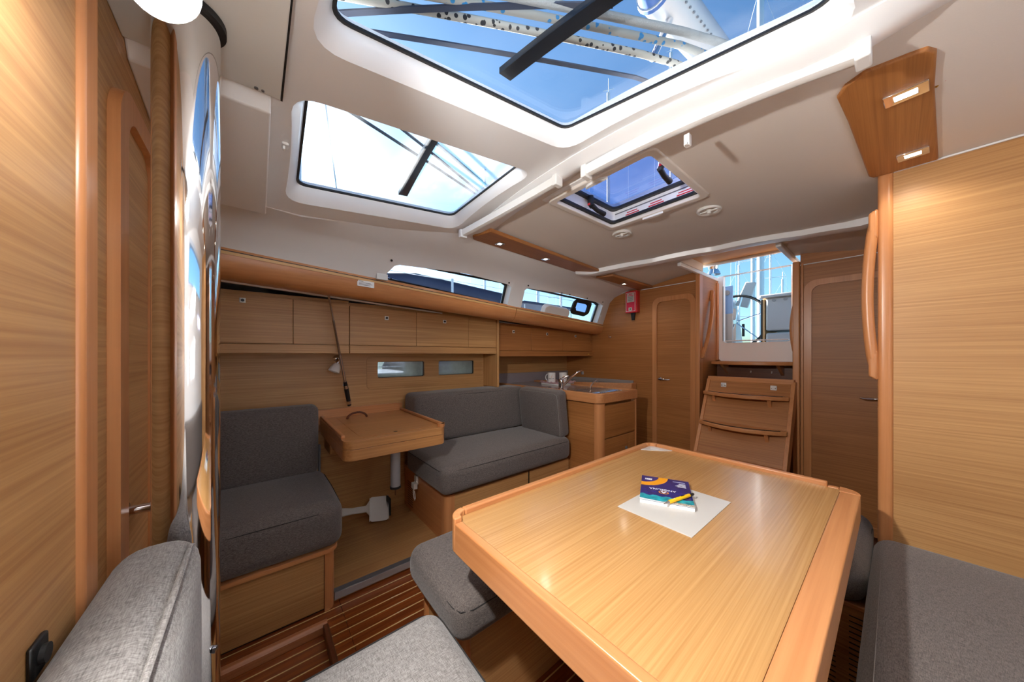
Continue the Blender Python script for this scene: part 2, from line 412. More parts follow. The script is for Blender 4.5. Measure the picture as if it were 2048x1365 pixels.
def quad_round(c4, r, n=5):
    """rounded quadrilateral from four (x, y) corners"""
    P = []
    for k in range(4):
        p = Vector(c4[k]); a = (Vector(c4[k-1])-p).normalized(); b = (Vector(c4[(k+1) % 4])-p).normalized()
        for i in range(n+1):
            t = i/n; P.append(tuple(p+a*r*(1-t)**2+b*r*t**2))
    return P
def grow(c4, d):
    c = sum((Vector(p) for p in c4), Vector((0, 0)))/4
    return [tuple(Vector(p)+Vector((d if p[0] > c.x else -d, d if p[1] > c.y else -d))) for p in c4]
PORT4 = [(-.73, .115), (-.19, .115), (-.07, .905), (-.728, .84)]
STB4 = [(-1.42, .115), (-.955, .10), (-.965, .845), (-1.46, .795)]
fwd = roof_solid(-.32, .955, 'trim_2', 'gelcoat', .068, 22)
struct(fwd, 'white moulded coachroof frame around the two skylights', 'moulding')
def hole(c4, d0, d1, r, zf=roof):
    a, b, c = quad_round(grow(c4, d0), r+d0), quad_round(grow(c4, d0*.25), r+.01), quad_round(c4, r)
    return MB().loft([[(x, y, 1.5) for x, y in a], [(x, y, zf(x, y)-.004) for x, y in a], [(x, y, zf(x, y)+.022) for x, y in b], [(x, y, zf(x, y)+.05) for x, y in c], [(x, y, 2.4) for x, y in c]]).build('cutter', 'black')
cut(fwd, [hole(PORT4, .035, 0, .04), hole(STB4, .035, 0, .035)])
for n, c4, mt, lb in ((3, PORT4, 'glass_clear', 'large port skylight pane under ropes and blue sky'), (4, STB4, 'glass_dusty', 'starboard skylight pane hazy with sun glare')):
    q = quad_round(grow(c4, .004), .042)
    g = MB().loft([[(x, y, roof(x, y)+.055) for x, y in q], [(x, y, roof(x, y)+.061) for x, y in q]]).build('window_%d' % n, mt, smooth=False); struct(g, lb, 'window')
    qi = quad_round(grow(c4, -.007), .036); qo = quad_round(grow(c4, .004), .042)
    MB().ring([(x, y, roof(x, y)+.048) for x, y in qo], [(x, y, roof(x, y)+.048) for x, y in qi], (0, 0, .006)).build('gasket', 'seal', g)
    if n == 3: a, b, c, d = (-.668, .502), (-.04, .590), (-.045, .628), (-.672, .543)
    else: a, b, c, d = (-1.387, .486), (-.984, .463), (-.984, .492), (-1.387, .526)
    L = []
    for i in range(9):
        t = i/8; p = Vector(a).lerp(Vector(b), t); s = Vector(d).lerp(Vector(c), t); z = roof(p.x, p.y)
        L.append([(p.x, p.y, roof(*p)+.062), (s.x, s.y, roof(*s)+.062), (s.x, s.y, roof(*s)+.078), (p.x, p.y, roof(*p)+.078)])
    MB().loft(L).build('glazing_bar', 'black', g)
aftc = roof_solid(.95, 3.06, 'ceiling', 'headliner', .11, 34)
struct(aftc, 'beige headliner with a square deck hatch', 'ceiling')
HX0, HX1, HY0, HY1 = -1.045, -.545, 1.09, 1.60
cut(aftc, [MB().box((HX0+.015, HY0+.015, 1.5), (HX1-.015, HY1-.015, 2.3)).build('cutter', 'black'),
           MB().prism([(-1.075, 2.60, 1.4), (-.475, 2.60, 1.4), (-.475, 3.3, 1.4), (-1.075, 3.3, 1.4)], (0, 0, 1)).build('cutter', 'black')])
# forward flat panel beside the mast
pc = MB().prism([(-.94, -.2, 1.762), (-.935, .045, 1.762), (.95, .055, 1.762), (.95, -.2, 1.762)], (0, 0, .01)).build('trim_3', 'panel_white', bevel=.002)
struct(pc, 'flat grey-white removable ceiling panel beside the steel post', 'panel')
for p in ((-.925, -.12), (-.925, .0)):
    MB().cyl((p[0], p[1], 1.7615), (p[0], p[1], 1.759), .004, 8).build('screw', 'alu_dark', pc)
    MB().cyl((p[0], p[1]+.012, 1.7615), (p[0], p[1]+.012, 1.759), .003, 8).build('screw', 'alu_dark', pc)
# dark joint round the panel, and the raised moulding step behind it
boxo('joint', (-.94, .0455, 1.764), (.95, .0495, 1.79), 'seal', pc, 0)
lo_ = MB().prism([(x, -.2, z) for x, z in ((-.944, 1.776), (-.972, 1.742), (-1.17, 1.712), (-1.48, 1.672), (-1.52, 1.76), (-.944, 1.80))], (0, .228, 0)).build('lowered_lining', 'gelcoat', pc, bevel=.004)
# coaming lip aft of the skylights
L = []
for i in range(31):
    x = -1.54+i*(1.62/30); f = min(1, (x+1.54)/.1, (.08-x)/.1+.05); z = roof(x, .97)
    L.append([(x, .915, z-.004), (x, .955, z-.02*f-.002), (x, 1.0, z-.02*f-.002), (x, 1.02, z+.004), (x, .93, z+.03)])
struct(MB().loft(L).build('trim_4', 'gelcoat', bevel=0, ang=60), 'white lip across the ceiling behind the skylights', 'moulding')
# white beam across the ceiling aft, bowed in plan
BP = [(-1.60, 1.95), (-1.53, 2.06), (-1.176, 2.313), (-.785, 2.438), (-.342, 2.399), (-.06, 2.29), (.4, 2.1)]
pts = []
for a, b in zip(BP, BP[1:]):
    for i in range(6): t = i/6; pts.append((a[0]+(b[0]-a[0])*t, a[1]+(b[1]-a[1])*t))
pts.append(BP[-1]); L = []
for x, y in pts:
    z = roof(x, y)
    L.append([(x, y, z+.01), (x, y+.008, z-.03), (x, y+.06, z-.036), (x, y+.09, z-.03), (x, y+.11, z+.01)])
struct(MB().loft(L).build('trim_5', 'gelcoat', ang=60), 'white beam across the ceiling in front of the companionway', 'moulding')

# ---- aft bulkhead with two doors
wa = struct(MB().prism([(x, 3.012, z) for x, z in ((-2.75, 0), (-1.105, 0), (-1.105, 1.95), (-1.75, 1.89), (-2.03, 1.81), (-2.17, 1.48), (-2.75, 1.44))], (0, .048, 0)).build('wall_aft', 'oak_x'), 'oak veneer aft bulkhead beside the companionway', 'wall')
boxo('bulkhead_panel', (-.428, 3.012, 0), (.95, 3.06, 2.0), 'oak_x', wa, 0)
boxo('companionway_post', (-1.112, 2.99, 0), (-1.076, 3.06, 1.88), 'trim_z', wa, .006)
boxo('companionway_post', (-.467, 2.985, 0), (-.428, 3.06, 1.815), 'trim_z', wa, .006)
boxo('upright_strip', (-.424, 2.997, 0), (-.410, 3.02, 1.80), 'trim_z', wa, .003)
boxo('white_bead', (-1.62, 2.999, 1.800), (-1.11, 3.012, 1.806), 'gelcoat', wa, .002)
boxo('white_bead', (-.43, 2.999, 1.785), (-.02, 3.012, 1.791), 'gelcoat', wa, .002)
# bead where the white side meets the bulkhead
Lb = [[(x, y, z) for y in (2.985, 3.012) for x, z in ((a-.0, b), (a-.03, b-.012))] for a, b in ((-1.74, 1.82), (-1.84, 1.80), (-1.94, 1.765), (-1.985, 1.735), (-2.07, 1.50))]
MB().loft([[l[0], l[1], l[3], l[2]] for l in Lb]).build('white_bead', 'gelcoat', wa, bevel=.004)
def door(n, x0, x1, z0, z1, w, yf, handle_x, hand, lab, mt='oak_x', left_open=False, r=.07, sgn=-1, y_in=None):
    """a frame with rounded top corners standing proud, panel inside"""
    out = rr(x0, x1, z0, z1, r, 6, (.001, .001, r, r)); inn = rr(x0+w, x1-w, z0+.001, z1-w, r-w*.5, 6, (.001, .001, r*.75, r*.75))
    d = MB().prism([(x, yf-sgn*.006, z) for x, z in rr(x0+w*.9, x1-w*.9, z0, z1-w*.95, r*.8, 6, (.001, .001, r*.8, r*.8))], (0, sgn*.010, 0)).build('door_%d' % n, mt)
    struct(d, lab, 'door')
    MB().ring([(x, yf, z) for x, z in out], [(x, yf, z) for x, z in inn], (0, sgn*.016, 0)).build('door_frame', 'trim_z', d, bevel=.004)
    y = yf+sgn*.004; hx, hz = handle_x
    h = MB().lathe([(.0, 0), (.016, 0), (.016, .006), (.009, .008), (.009, .035), (0, .035)], (hx, y, hz), (0, sgn, 0), 16)
    h.tube([(hx, y+sgn*.035, hz), (hx+hand*.015, y+sgn*.038, hz), (hx+hand*.05, y+sgn*.036, hz-.003), (hx+hand*.075, y+sgn*.032, hz-.004), (hx+hand*.095, y+sgn*.024, hz-.001)], [.009, .009, .0085, .008, .006], 12)
    h.build('handle', 'chrome', d)
    return d
door(1, -1.50, -1.113, .06, 1.70, .042, 3.012, (-1.425, .918), 1, 'veneered cabin door left of the companionway steps')
door(2, -.408, .22, .06, 1.672, .04, 3.012, (-.045, .875), -1, 'veneered cabin door right of the companionway steps')
d2 = bpy.data.objects['door_2']
MB().lathe([(0, 0), (.012, 0), (.012, .012), (0, .012)], (-.06, 3.0, .825), (0, -1, 0), 14).build('key_knob', 'chrome', d2)
# coat hook on the aft bulkhead
hk = thing('coat_hook', 'small chrome hook on the bulkhead under the red box', 'hook', (-1.975, 3.012, 1.342))
MB().cyl((-1.975, 3.012, 1.342), (-1.975, 3.006, 1.342), .011, 12).build('plate', 'chrome', hk)
MB().tube([(-1.975, 3.006, 1.342), (-1.975, 2.985, 1.340), (-1.975, 2.975, 1.348), (-1.975, 2.972, 1.36)], .005, 8).build('prong', 'chrome', hk)
# ---- forward door
fd = door(3, -1.15, -.86, .06, 1.645, .046, -.2, (-.93, .85), -1, 'oak veneer forward cabin door beside the steel post', 'veneer_x', sgn=1)

# ---- companionway recess
cw = struct(boxo('wall_companionway', (-1.105, 3.03, 0), (-1.08, 3.5, 1.86), 'oak_y', bevel=.002), 'veneered side wall of the companionway with a grab rail', 'wall')
boxo('side_panel', (-.45, 3.03, 0), (-.43, 3.5, 1.80), 'oak_y', cw, .002)
boxo('back_panel', (-1.08, 3.455, 0), (-.45, 3.49, 1.12), 'oak_x', cw, .002)
boxo('edge_moulding', (-1.082, 3.40, 1.1), (-1.068, 3.44, 1.835), 'trim_z', cw, .004)
oz = [(-1.078, 1.115), (-.455, 1.115), (-.455, 1.86), (-1.078, 1.86)]
sill = MB().ring([(x, 3.44, z) for x, z in rr(-1.078, -.47, 1.08, 1.90, .05, 6, (.06, .05, .001, .001))], [(x, 3.44, z) for x, z in rr(-1.035, -.545, 1.262, 1.899, .03, 6, (.03, .03, .001, .001))], (0, .06, 0)).build('trim_6', 'gelcoat', bevel=.008)
struct(sill, 'white moulded sill of the companionway opening', 'moulding')
boxo('slide_rail', (-1.10, 2.60, 1.855), (-1.072, 3.5, 1.885), 'gelcoat', sill, .006)
boxo('slide_rail', (-.49, 2.60, 1.845), (-.46, 3.5, 1.875), 'gelcoat', sill, .006)
boxo('drain_lip', (-1.02, 3.43, 1.275), (-.56, 3.47, 1.285), 'gelcoat', sill, .004)
boxo('dark_gasket', (-1.037, 3.437, 1.28), (-1.033, 3.442, 1.80), 'seal', sill, 0)

# ---- port half bulkhead with rounded post, port hull side behind the camera
wp = struct(boxo('wall_port', (-.004, 1.80, 0), (.95, 1.835, 2.0), 'veneer_x', bevel=0), 'oak veneer half bulkhead at the end of the port settee', 'wall')
MB().prism([(x, y, 0) for x, y in rr(-.041, -.004, 1.788, 1.84, .012, 5)], (0, 0, 1.83)).build('post', 'trim_z', wp)
boxo('white_bead', (-.004, 1.792, 1.812), (.6, 1.80, 1.818), 'gelcoat', wp, .002)
wh = struct(boxo('wall_port_hull', (.66, -.32, 0), (.95, 3.6, 1.42), 'side_white', bevel=0), 'port hull lining behind the settee', 'wall')
up = MB().prism([(.48, -.32, 1.90), (.66, -.32, 1.38), (.72, -.32, 1.38), (.56, -.32, 1.92)], (0, 3.92, 0)).build('side_moulding', 'side_white', wh)
cut(up, [MB().prism([(.3, .15, 1.50), (.3, 1.45, 1.50), (.3, 1.40, 1.68), (.3, .22, 1.68)], (.6, 0, 0)).build('cutter', 'black')])
MB().prism([(.598, .12, 1.485), (.598, 1.48, 1.485), (.535, 1.44, 1.70), (.535, .2, 1.70)], (.004, 0, 0)).build('pane', 'glass_clear', wh, smooth=False)
boxo('closing_panel', (-.46, 3.5, 0), (.95, 3.6, 2.0), 'veneer_x', wh, 0)
boxo('closing_panel', (-2.8, 3.5, 0), (-1.085, 3.6, 1.42), 'veneer_x', wh, 0)

# ================================================================== helpers for furniture
def cushion(name, a, b, r, puff, parent=None, ax=None, seams=True, mat='fabric', label=None, cat='cushion', group=None, piping=None, n=6):
    """upholstered block between corners a and b, with sewn seams on its main edges"""
    a, b = Vector(a), Vector(b); c = (a+b)/2; h = (b-a)/2
    o = MB().rbox(c, h, r, puff=puff, n=n).build(name, mat, parent, ang=80)
    if label: tag(o, label, cat, group)
    if seams:
        for z, face in seams:
            e = r*.29; zz = c.z+z*(h.z-e)
            P = []
            if face == 'loop':
                lx, ly = h.x-e*.0, h.y-e*.0
                for x, y in rr(-lx+e, lx-e, -ly+e, ly-e, r*.8, 5): P.append((c.x+x, c.y+y, zz+z*e*1.0+z*.0005))
                P.append(P[0]); P = [(x, y, zz+z*(e-e*.29)) for x, y, _ in P]
            else:
                pass
            MB().tube(P, .0022, 6, False).build('seam', 'seam', o)
    return o
def seamline(parent, pts, r=.0016, mat='seam'): return MB().tube(pts, r, 6).build('seam', mat, parent)

# ================================================================== STARBOARD SIDE
# ---- wooden shelf fascia in two lengths
def fascia(y0, y1, label):
    t = thing('shelf_fascia', label, 'shelf', (interp(BY, y0)[0]-.2, y0, interp(BY, y0)[1]-.1))
    sec = [(.0, .006), (.004, -.012), (.003, -.035), (-.004, -.062), (-.018, -.088), (-.042, -.106), (-.075, -.113), (-.36, -.075), (-.36, .004)]
    N = 12; L = []
    for i in range(N+1):
        y = y0+(y1-y0)*i/N; b = interp(BY, y); xb = max(b[0]-.36, -2.143 if y < 1.62 else -2.193); L.append([(max(b[0]+dx, xb), y, b[1]+dz) for dx, dz in sec])
    MB().loft(L).build('board', 'trim_y', t, ang=50)
    L = []
    for i in range(N+1):
        y = y0+.002+(y1-y0-.004)*i/N; b = interp(BY, y); L.append([(b[0]+dx, y, b[1]+dz) for dx, dz in ((.0072, -.0135), (.0072, -.026), (.001, -.026), (.001, -.0135))])
    MB().loft(L).build('inlay_strip', 'inlay', t)
    MB().loft([[(x, y, z+.0035 if k in (0, 3) else z+.013) for k, (x, y, z) in enumerate(l)] for l in L]).build('groove', 'dark_print', t)
    L = []
    for i in range(N+1):
        y = y0+.05+(y1-y0-.1)*i/N; b = interp(BY, y); L.append([(b[0]+dx, y, b[1]+dz) for dx, dz in ((-.290, -.084), (-.290, -.093), (-.300, -.093), (-.300, -.084))])
    MB().loft(L).build('light_strip', 'plastic_white', t)
    return t
f1 = fascia(-.195, 1.617, 'long wooden shelf fascia above the starboard lockers')
fascia(1.622, 3.01, 'shorter wooden shelf fascia above the galley lockers')
# notice label stuck on the fascia
b0 = interp(BY, .46); lb = thing('notice_label', 'small white notice sticker on the long wooden fascia', 'label', (b0[0], .46, b0[1]-.045))
MB().prism([(b0[0]+.0075, y, b0[1]+z) for y, z in ((.415, -.024), (.50, -.027), (.50, -.059), (.415, -.056))], (-.004, 0, 0)).build('sticker', 'white_print', lb)
for k, (y1, z) in enumerate(((.445, -.031), (.482, -.038), (.49, -.044), (.48, -.050))):
    boxo('print_line', (b0[0]+.0074, .422, b0[1]+z-.0012), (b0[0]+.0079, y1, b0[1]+z+.0012), 'grey_print', lb, 0)

# ---- overhead lockers
def locker(y0, y1, xf, z0, z1, doors, label, end=None):
    t = thing('overhead_locker', label, 'locker', ((xf-2.6)/2, (y0+y1)/2, z0))
    wd = 'veneer_y' if y1 < 2 else 'oak_y'
    boxo('body', (-2.595, y0, z0+.004), (xf-.016, y1, z1+.022), wd, t, 0)
    boxo('bottom_rail', (xf-.02, y0+.001, z0), (xf+.002, y1-.001, z0+.049), wd, t, .003)
    for d0, d1, latch in doors:
        d = boxo('door', (xf-.016, d0+.0012, z0+.054), (xf, d1-.0012, z1), wd, t, .0015)
        if latch:
            ly, lz = latch
            p = boxo('latch', (xf-.001, ly-.013, lz-.013), (xf+.004, ly+.013, lz+.013), 'latch', d, .002)
    for d0, d1, latch in doors:
        if latch:
            ly, lz = latch
            d = [c for c in t.children if c.name.startswith('door')][[q[2] for q in doors].index(latch)]
            MB().cyl((xf+.003, ly, lz), (xf+.0075, ly, lz), .0075, 14).build('button', 'black', d)
    if end:
        boxo('end_panel', (-2.595, y1, end), (xf+.012, y1+.022, z1+.02), 'veneer_z', t, .003)
    return t
locker(-.195, .449, -2.15, 1.158, 1.464, [(-.195, .161, (-.055, 1.434)), (.161, .449, None)], 'overhead locker with one square latch, nearest the steel post')
locker(.451, 1.585, -2.15, 1.158, 1.455, [(.451, .881, (.675, 1.395)), (.881, 1.31, (1.10, 1.40)), (1.31, 1.585, None)], 'overhead locker with two square latches above the chart table', end=.875)
locker(1.625, 3.008, -2.2, 1.135, 1.41, [(1.625, 2.039, (1.815, 1.36)), (2.039, 2.48, (2.25, 1.357)), (2.48, 2.95, (2.69, 1.353))], 'row of three small lockers above the galley')
kb = boxo('knob', (-2.198, 2.90, 1.15), (-2.192, 2.925, 1.162), 'brass', None, .002); 
tag(kb, 'tiny brass tag on the rail under the galley lockers', 'tag')

# ---- veneer lining behind the seats with two small hull windows
lp = boxo('lining_panel', (-2.40, -.2, .3), (-2.35, 1.60, 1.17), 'veneer_y', ws, 0)
pl = MB().prism([(-2.35, y, z) for y, z in rr(.60, 1.575, .905, 1.135, .03)], (.004, 0, 0)).build('window_plate', 'veneer_y', ws, bevel=.001)
WIN = [(.674, 1.026), (1.148, 1.485)]
def wcut(): return [MB().prism([(-2.9, y, z) for y, z in rr(a, b, .983, 1.100, .012)], (.6, 0, 0)).build('cutter', 'black') for a, b in WIN]
for o in (lp, pl, ws, bpy.data.objects['hull_lining']): cut(o, wcut())
for n, (a, b) in enumerate(WIN):
    g = struct(boxo('window_%d' % (5+n), (-2.378, a-.005, .978), (-2.373, b+.005, 1.105), 'glass_smoke', bevel=0), ['small hull window low in the lining above the chart table', 'small hull window low in the lining next to the galley'][n], 'window')
    MB().ring([(-2.372, y, z) for y, z in rr(a-.001, b+.001, .982, 1.101, .012)], [(-2.372, y, z) for y, z in rr(a+.003, b-.003, .986, 1.097, .010)], (.012, 0, 0)).build('gasket', 'seal', g)

# ---- forward starboard seat
t = thing('seat_locker', 'veneered seat locker beside the steel post', 'seat locker', (-1.9, .05, 0))
boxo('front_panel', (-1.64, -.195, .012), (-1.618, .236, .262), 'veneer_y', t, .001)
boxo('top_board', (-2.34, -.195, .262), (-1.645, .27, .278), 'veneer_y', t, .001)
boxo('side_panel', (-2.34, .255, .0), (-1.66, .275, .262), 'veneer_x', t, .001)
MB().prism([(x, y, 0) for x, y in rr(-1.67, -1.612, .237, .279, .03, 6, (.001, .001, .036, .001))], (0, 0, .262)).build('corner_post', 'trim_z', t)
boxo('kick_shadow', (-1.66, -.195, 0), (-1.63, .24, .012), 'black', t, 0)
MB().prism([(x, y, .264) for x, y in rr(-1.66, -1.598, -.195, .292, .035, 6, (.001, .001, .05, .001))], (0, 0, .018)).build('lip', 'trim_y', t, bevel=.004)
c1 = cushion('seat_cushion', (-2.13, -.19, .284), (-1.585, .308, .486), .05, (.004, .006, .012), label='dark grey seat cushion in front of the chart table', seams=None)
seamline(c1, [(-1.592, -.188, .452), (-1.5855, .0, .456), (-1.587, .2, .454), (-1.594, .27, .450), (-1.615, .296, .452), (-1.68, .307, .456), (-1.9, .309, .458), (-2.1, .306, .456)])
c2 = cushion('back_cushion', (-2.2, -.19, .47), (-2.075, .278, .862), .035, (.012, .0, .0), label='dark grey back cushion beside the steel post', seams=None)
seamline(c2, [(-2.083, -.19, .842), (-2.08, .0, .842), (-2.082, .23, .838), (-2.09, .262, .82), (-2.088, .268, .7), (-2.088, .268, .48)], .0012, 'stitch')

# ---- raised footwell under the chart table
pf = thing('footwell_platform', 'raised veneer footwell floor under the chart table', 'platform', (-1.98, .57, 0))
boxo('board', (-2.345, .281, 0), (-1.652, .852, .046), 'veneer_y', pf, 0)
boxo('metal_edge', (-1.652, .281, .012), (-1.640, .852, .046), 'aluminium', pf, .002)
boxo('metal_edge', (-1.672, .281, .046), (-1.640, .852, .049), 'alu_dark', pf, .001)
boxo('footwell_back', (-2.345, .281, .046), (-2.30, .852, .66), 'veneer_y', ws, 0); boxo('slide_rail', (-2.16, .283, .42), (-2.13, .293, .62), 'alu_dark', ws, .002)

# ---- chart table
t = thing('chart_table', 'wooden chart table with leather handle and metal leg', 'table', (-1.98, .58, .41))
def navrr(d=0): return rr(-2.335+d, -1.618-d, .318+d, .845-d, .05, 6, (.002, .05, .05, .002))
MB().prism([(x, y, .645) for x, y in navrr()], (0, 0, .053)).build('case', 'nav_x', t, bevel=.003)
MB().prism([(x, y, .6995) for x, y in navrr()], (0, 0, .040)).build('lid', 'nav_x', t, bevel=.003)
boxo('lid_panel', (-2.28, .40, .7395), (-1.665, .78, .7412), 'nav_x', t, .0008)
for y0, y1, xe in ((.318, .336, -1.70), (.827, .845, -1.66)): boxo('fiddle', (-2.335, y0, .7395), (xe, y1, .756), 'trim_x', t, .004)
MB().prism([(x, y, .7395) for x, y in rr(-1.66, -1.618, .80, .845, .02, 5, (.01, .02, .04, .002))], (0, 0, .020)).build('corner_block', 'trim_z', t, bevel=.004)
boxo('back_rail', (-2.358, .302, .70), (-2.336, .849, .793), 'trim_y', t, .003)
boxo('bracket', (-2.30, .335, .56), (-2.10, .80, .645), 'veneer_y', t, .004)
hd = []
for i in range(13):
    a = math.pi*i/12; hd.append((-2.20+.004*math.sin(a), .505-.058*math.cos(a), .742+.036*math.sin(a)))
MB().tube(hd, .0065, 10).build('leather_handle', 'leather', t)
MB().cyl((-1.685, .575, .7412), (-1.685, .575, .7418), .011, 16).build('finger_hole', 'black', t)
lg = MB().prism([(-1.75+.026*math.cos(R(a)), .597+.026*math.sin(R(a)), .425) for a in range(0, 360, 20)], (0, 0, .22)).build('leg', 'aluminium', t)
MB().cyl((-1.75, .597, .425), (-1.75, .597, .413), .029, 20).build('foot_ring', 'black_rubber', lg)
MB().cyl((-1.75, .597, .413), (-1.75, .597, .373), .004, 10).build('pin', 'steel', lg)

# ---- aft starboard settee
t = thing('settee_locker', 'veneered settee locker between chart table and galley', 'seat locker', (-1.95, 1.38, 0))
boxo('front_panel', (-1.66, .905, 0), (-1.642, 1.50, .325), 'veneer_y', t, .001)
boxo('front_panel', (-1.66, 1.504, 0), (-1.642, 1.925, .325), 'veneer_y', t, .001)
boxo('top_board', (-2.34, .855, .325), (-1.66, 1.925, .340), 'veneer_y', t, .001)
sp = boxo('side_panel', (-2.34, .852, .0), (-1.70, .872, .325), 'trim_x', t, .001)
MB().prism([(x, y, 0) for x, y in rr(-1.70, -1.640, .850, .905, .03, 6, (.001, .03, .001, .001))], (0, 0, .33)).build('corner_post', 'trim_z', t)
boxo('drawer_joint', (-1.6415, 1.49, .20), (-1.639, 1.497, .325), 'black', t, 0)
for k in range(11): boxo('vent_slot', (-2.24, .8508, .075+.016*k), (-2.14, .853, .0785+.016*k), 'black', sp, 0)
s2 = cushion('settee_cushion', (-2.16, .805, .342), (-1.588, 1.90, .512), .05, (.006, .004, .012), label='long dark grey settee cushion before the galley counter', seams=None, n=10)
seamline(s2, [(-2.1, .806, .484), (-1.9, .804, .486), (-1.66, .806, .484), (-1.612, .82, .482), (-1.594, .85, .482), (-1.588, 1.1, .484), (-1.587, 1.5, .485), (-1.592, 1.85, .482)])
b2 = cushion('back_cushion', (-2.32, .853, .514), (-2.10, 1.86, .868), .035, (.010, 0, .006), label='long dark grey back cushion of the aft settee', seams=None, n=10)
seamline(b2, [(-2.30, .862, .845), (-2.14, .860, .845), (-2.112, .873, .846), (-2.106, .9, .847), (-2.100, 1.4, .847), (-2.105, 1.84, .846)])
# side cushion leaning on the galley front
sc = MB().rbox((-1.855, 1.845, .688), (.235, .055, .182), .032, puff=(0, .012, 0), n=8, ax=(Vector((1, 0, 0)), Vector((0, .985, .17)), Vector((0, -.12, .992)))).build('side_cushion', 'fabric', ang=80)
tag(sc, 'square dark grey cushion leaning on the galley front', 'cushion')
def scp(x, z): return Vector((-1.855, 1.845, .688))+Vector((x, 0, 0))-.052*Vector((0, .985, .17))+z*Vector((0, -.12, .992))
seamline(sc, [scp(-.222, -.165), scp(-.225, .0), scp(-.222, .16), scp(-.2, .168), scp(0, .172), scp(.2, .168), scp(.222, .155), scp(.225, 0), scp(.222, -.165)], .0013, 'stitch')

# ---- charger hanging under the settee cushion
t = thing('charger', 'white phone charger hanging below the settee cushion', 'charger', (-2.05, .80, .23))
boxo('plug', (-2.08, .835, .27), (-2.04, .852, .33), 'plastic_white', t, .005)
boxo('brick', (-2.055, .805, .255), (-2.01, .833, .295), 'plastic_white', t, .005)
MB().tube([(-2.03, .812, .255), (-2.03, .81, .235), (-2.015, .808, .205), (-2.0, .808, .192), (-1.99, .808, .205), (-1.998, .808, .23), (-2.012, .81, .25)], .0028, 8).build('cable', 'plastic_white', t)

# ---- dustpan in the footwell
t = thing('dustpan', 'white plastic dustpan lying in the footwell', 'dustpan', (-2.18, .62, .05))
ex, ey = Vector((.30, .95, -.05)).normalized(), Vector((.62, -.16, -.74)).normalized(); ez = ex.cross(ey)
o0 = Vector((-2.18, .632, .128))
def dp(a, b, c=0): return o0+ex*a+ey*b+ez*c
MB().prism([dp(a, b) for a, b in rr(-.055, .06, -.075, .082, .02)], ez*.005).build('pan', 'plastic_white', t, bevel=.002)
for q in ([(-.055, -.06), (-.051, -.06), (-.053, .08), (-.057, .08)], [(.056, -.07), (.060, -.07), (.062, .08), (.058, .08)]):
    MB().prism([dp(a, b, -.026) for a, b in q], ez*.028).build('side_wall', 'plastic_white', t, bevel=.001)
MB().loft([[dp(-.05, -.055, -.024), dp(-.05, .05, -.024), dp(-.05, .05, .004), dp(-.05, -.055, .004)], [dp(-.075, -.02, -.016), dp(-.075, .02, -.016), dp(-.075, .02, .004), dp(-.075, -.02, .004)], [dp(-.16, -.016, -.012), dp(-.16, .022, -.012), dp(-.16, .022, .006), dp(-.16, -.016, .006)], [dp(-.26, -.028, -.012), dp(-.26, .034, -.012), dp(-.26, .034, .006), dp(-.26, -.028, .006)]]).build('handle', 'plastic_white', t, bevel=.004)
boxo('rubber_lip', dp(.058, -.07, -.02), dp(.066, .06, .0), 'black_rubber', t, .001)

# ---- reading lamp with white shade on the lining
def reading_lamp(nm, label, mount, mdir, joint, aim, r, glow, power=0, col=(1, .975, .94), throw=None):
    t = thing(nm, label, 'lamp', mount); mount, joint, aim, mdir = Vector(mount), Vector(joint), Vector(aim).normalized(), Vector(mdir).normalized()
    MB().lathe([(0, 0), (.022, 0), (.022, .006), (.012, .012), (0, .012)], mount, mdir, 18).build('mount', 'chrome', t)
    MB().tube([mount+mdir*.01, mount.lerp(joint, .5)+mdir*.006, joint], .005, 10).build('arm', 'black_rubber', t)
    MB().lathe([(0, -.012), (.010, -.012), (.012, 0), (.012, .016), (0, .016)], joint, aim, 16).build('socket', 'chrome', t)
    b = joint+aim*.012
    sh = MB().lathe([(r*.38, 0), (r*.62, r*.35), (r*.86, r*.95), (r, r*1.7), (r*.95, r*1.7), (r*.82, r*.98), (r*.58, r*.42), (r*.3, r*.1)], b, aim, 28).build('shade', 'shade_white', t, ang=60)
    MB().lathe([(0, r*.35), (r*.5, r*.5), (r*.84, r*1.25), (r*.84, r*1.28), (0, r*1.45)] if glow else [(0, r*.3), (r*.3, r*.5), (r*.3, r*1.0), (0, r*1.2)], b, aim, 20).build('bulb', 'lamp_glow' if glow else 'shade_white', sh)
    if power:
        L = bpy.data.lights.new('lamp_light', 'SPOT'); L.energy = power; L.shadow_soft_size = r*.8; L.color = col; L.spot_size = R(172); L.spot_blend = .35
        lo = bpy.data.objects.new('lamp_light', L); COL.objects.link(lo); lo.location = b+aim*r*1.6; lo.rotation_euler = Vector(throw).to_track_quat('-Z', 'Y').to_euler(); 
        lo.parent = t; lo.matrix_parent_inverse = Matrix.Translation(-Vector(t.location))
        G = bpy.data.lights.new('shade_light', 'POINT'); G.energy = power*.035; G.shadow_soft_size = r; G.color = col
        go = bpy.data.objects.new('shade_light', G); COL.objects.link(go); go.location = b+aim*r*2.2; go.parent = t; go.matrix_parent_inverse = Matrix.Translation(-Vector(t.location))
    return t
reading_lamp('reading_lamp', 'unlit white reading lamp under the overhead lockers', (-2.348, .415, 1.125), (1, 0, 0), (-2.29, .412, 1.105), (.12, -.38, -.9), .034, False)

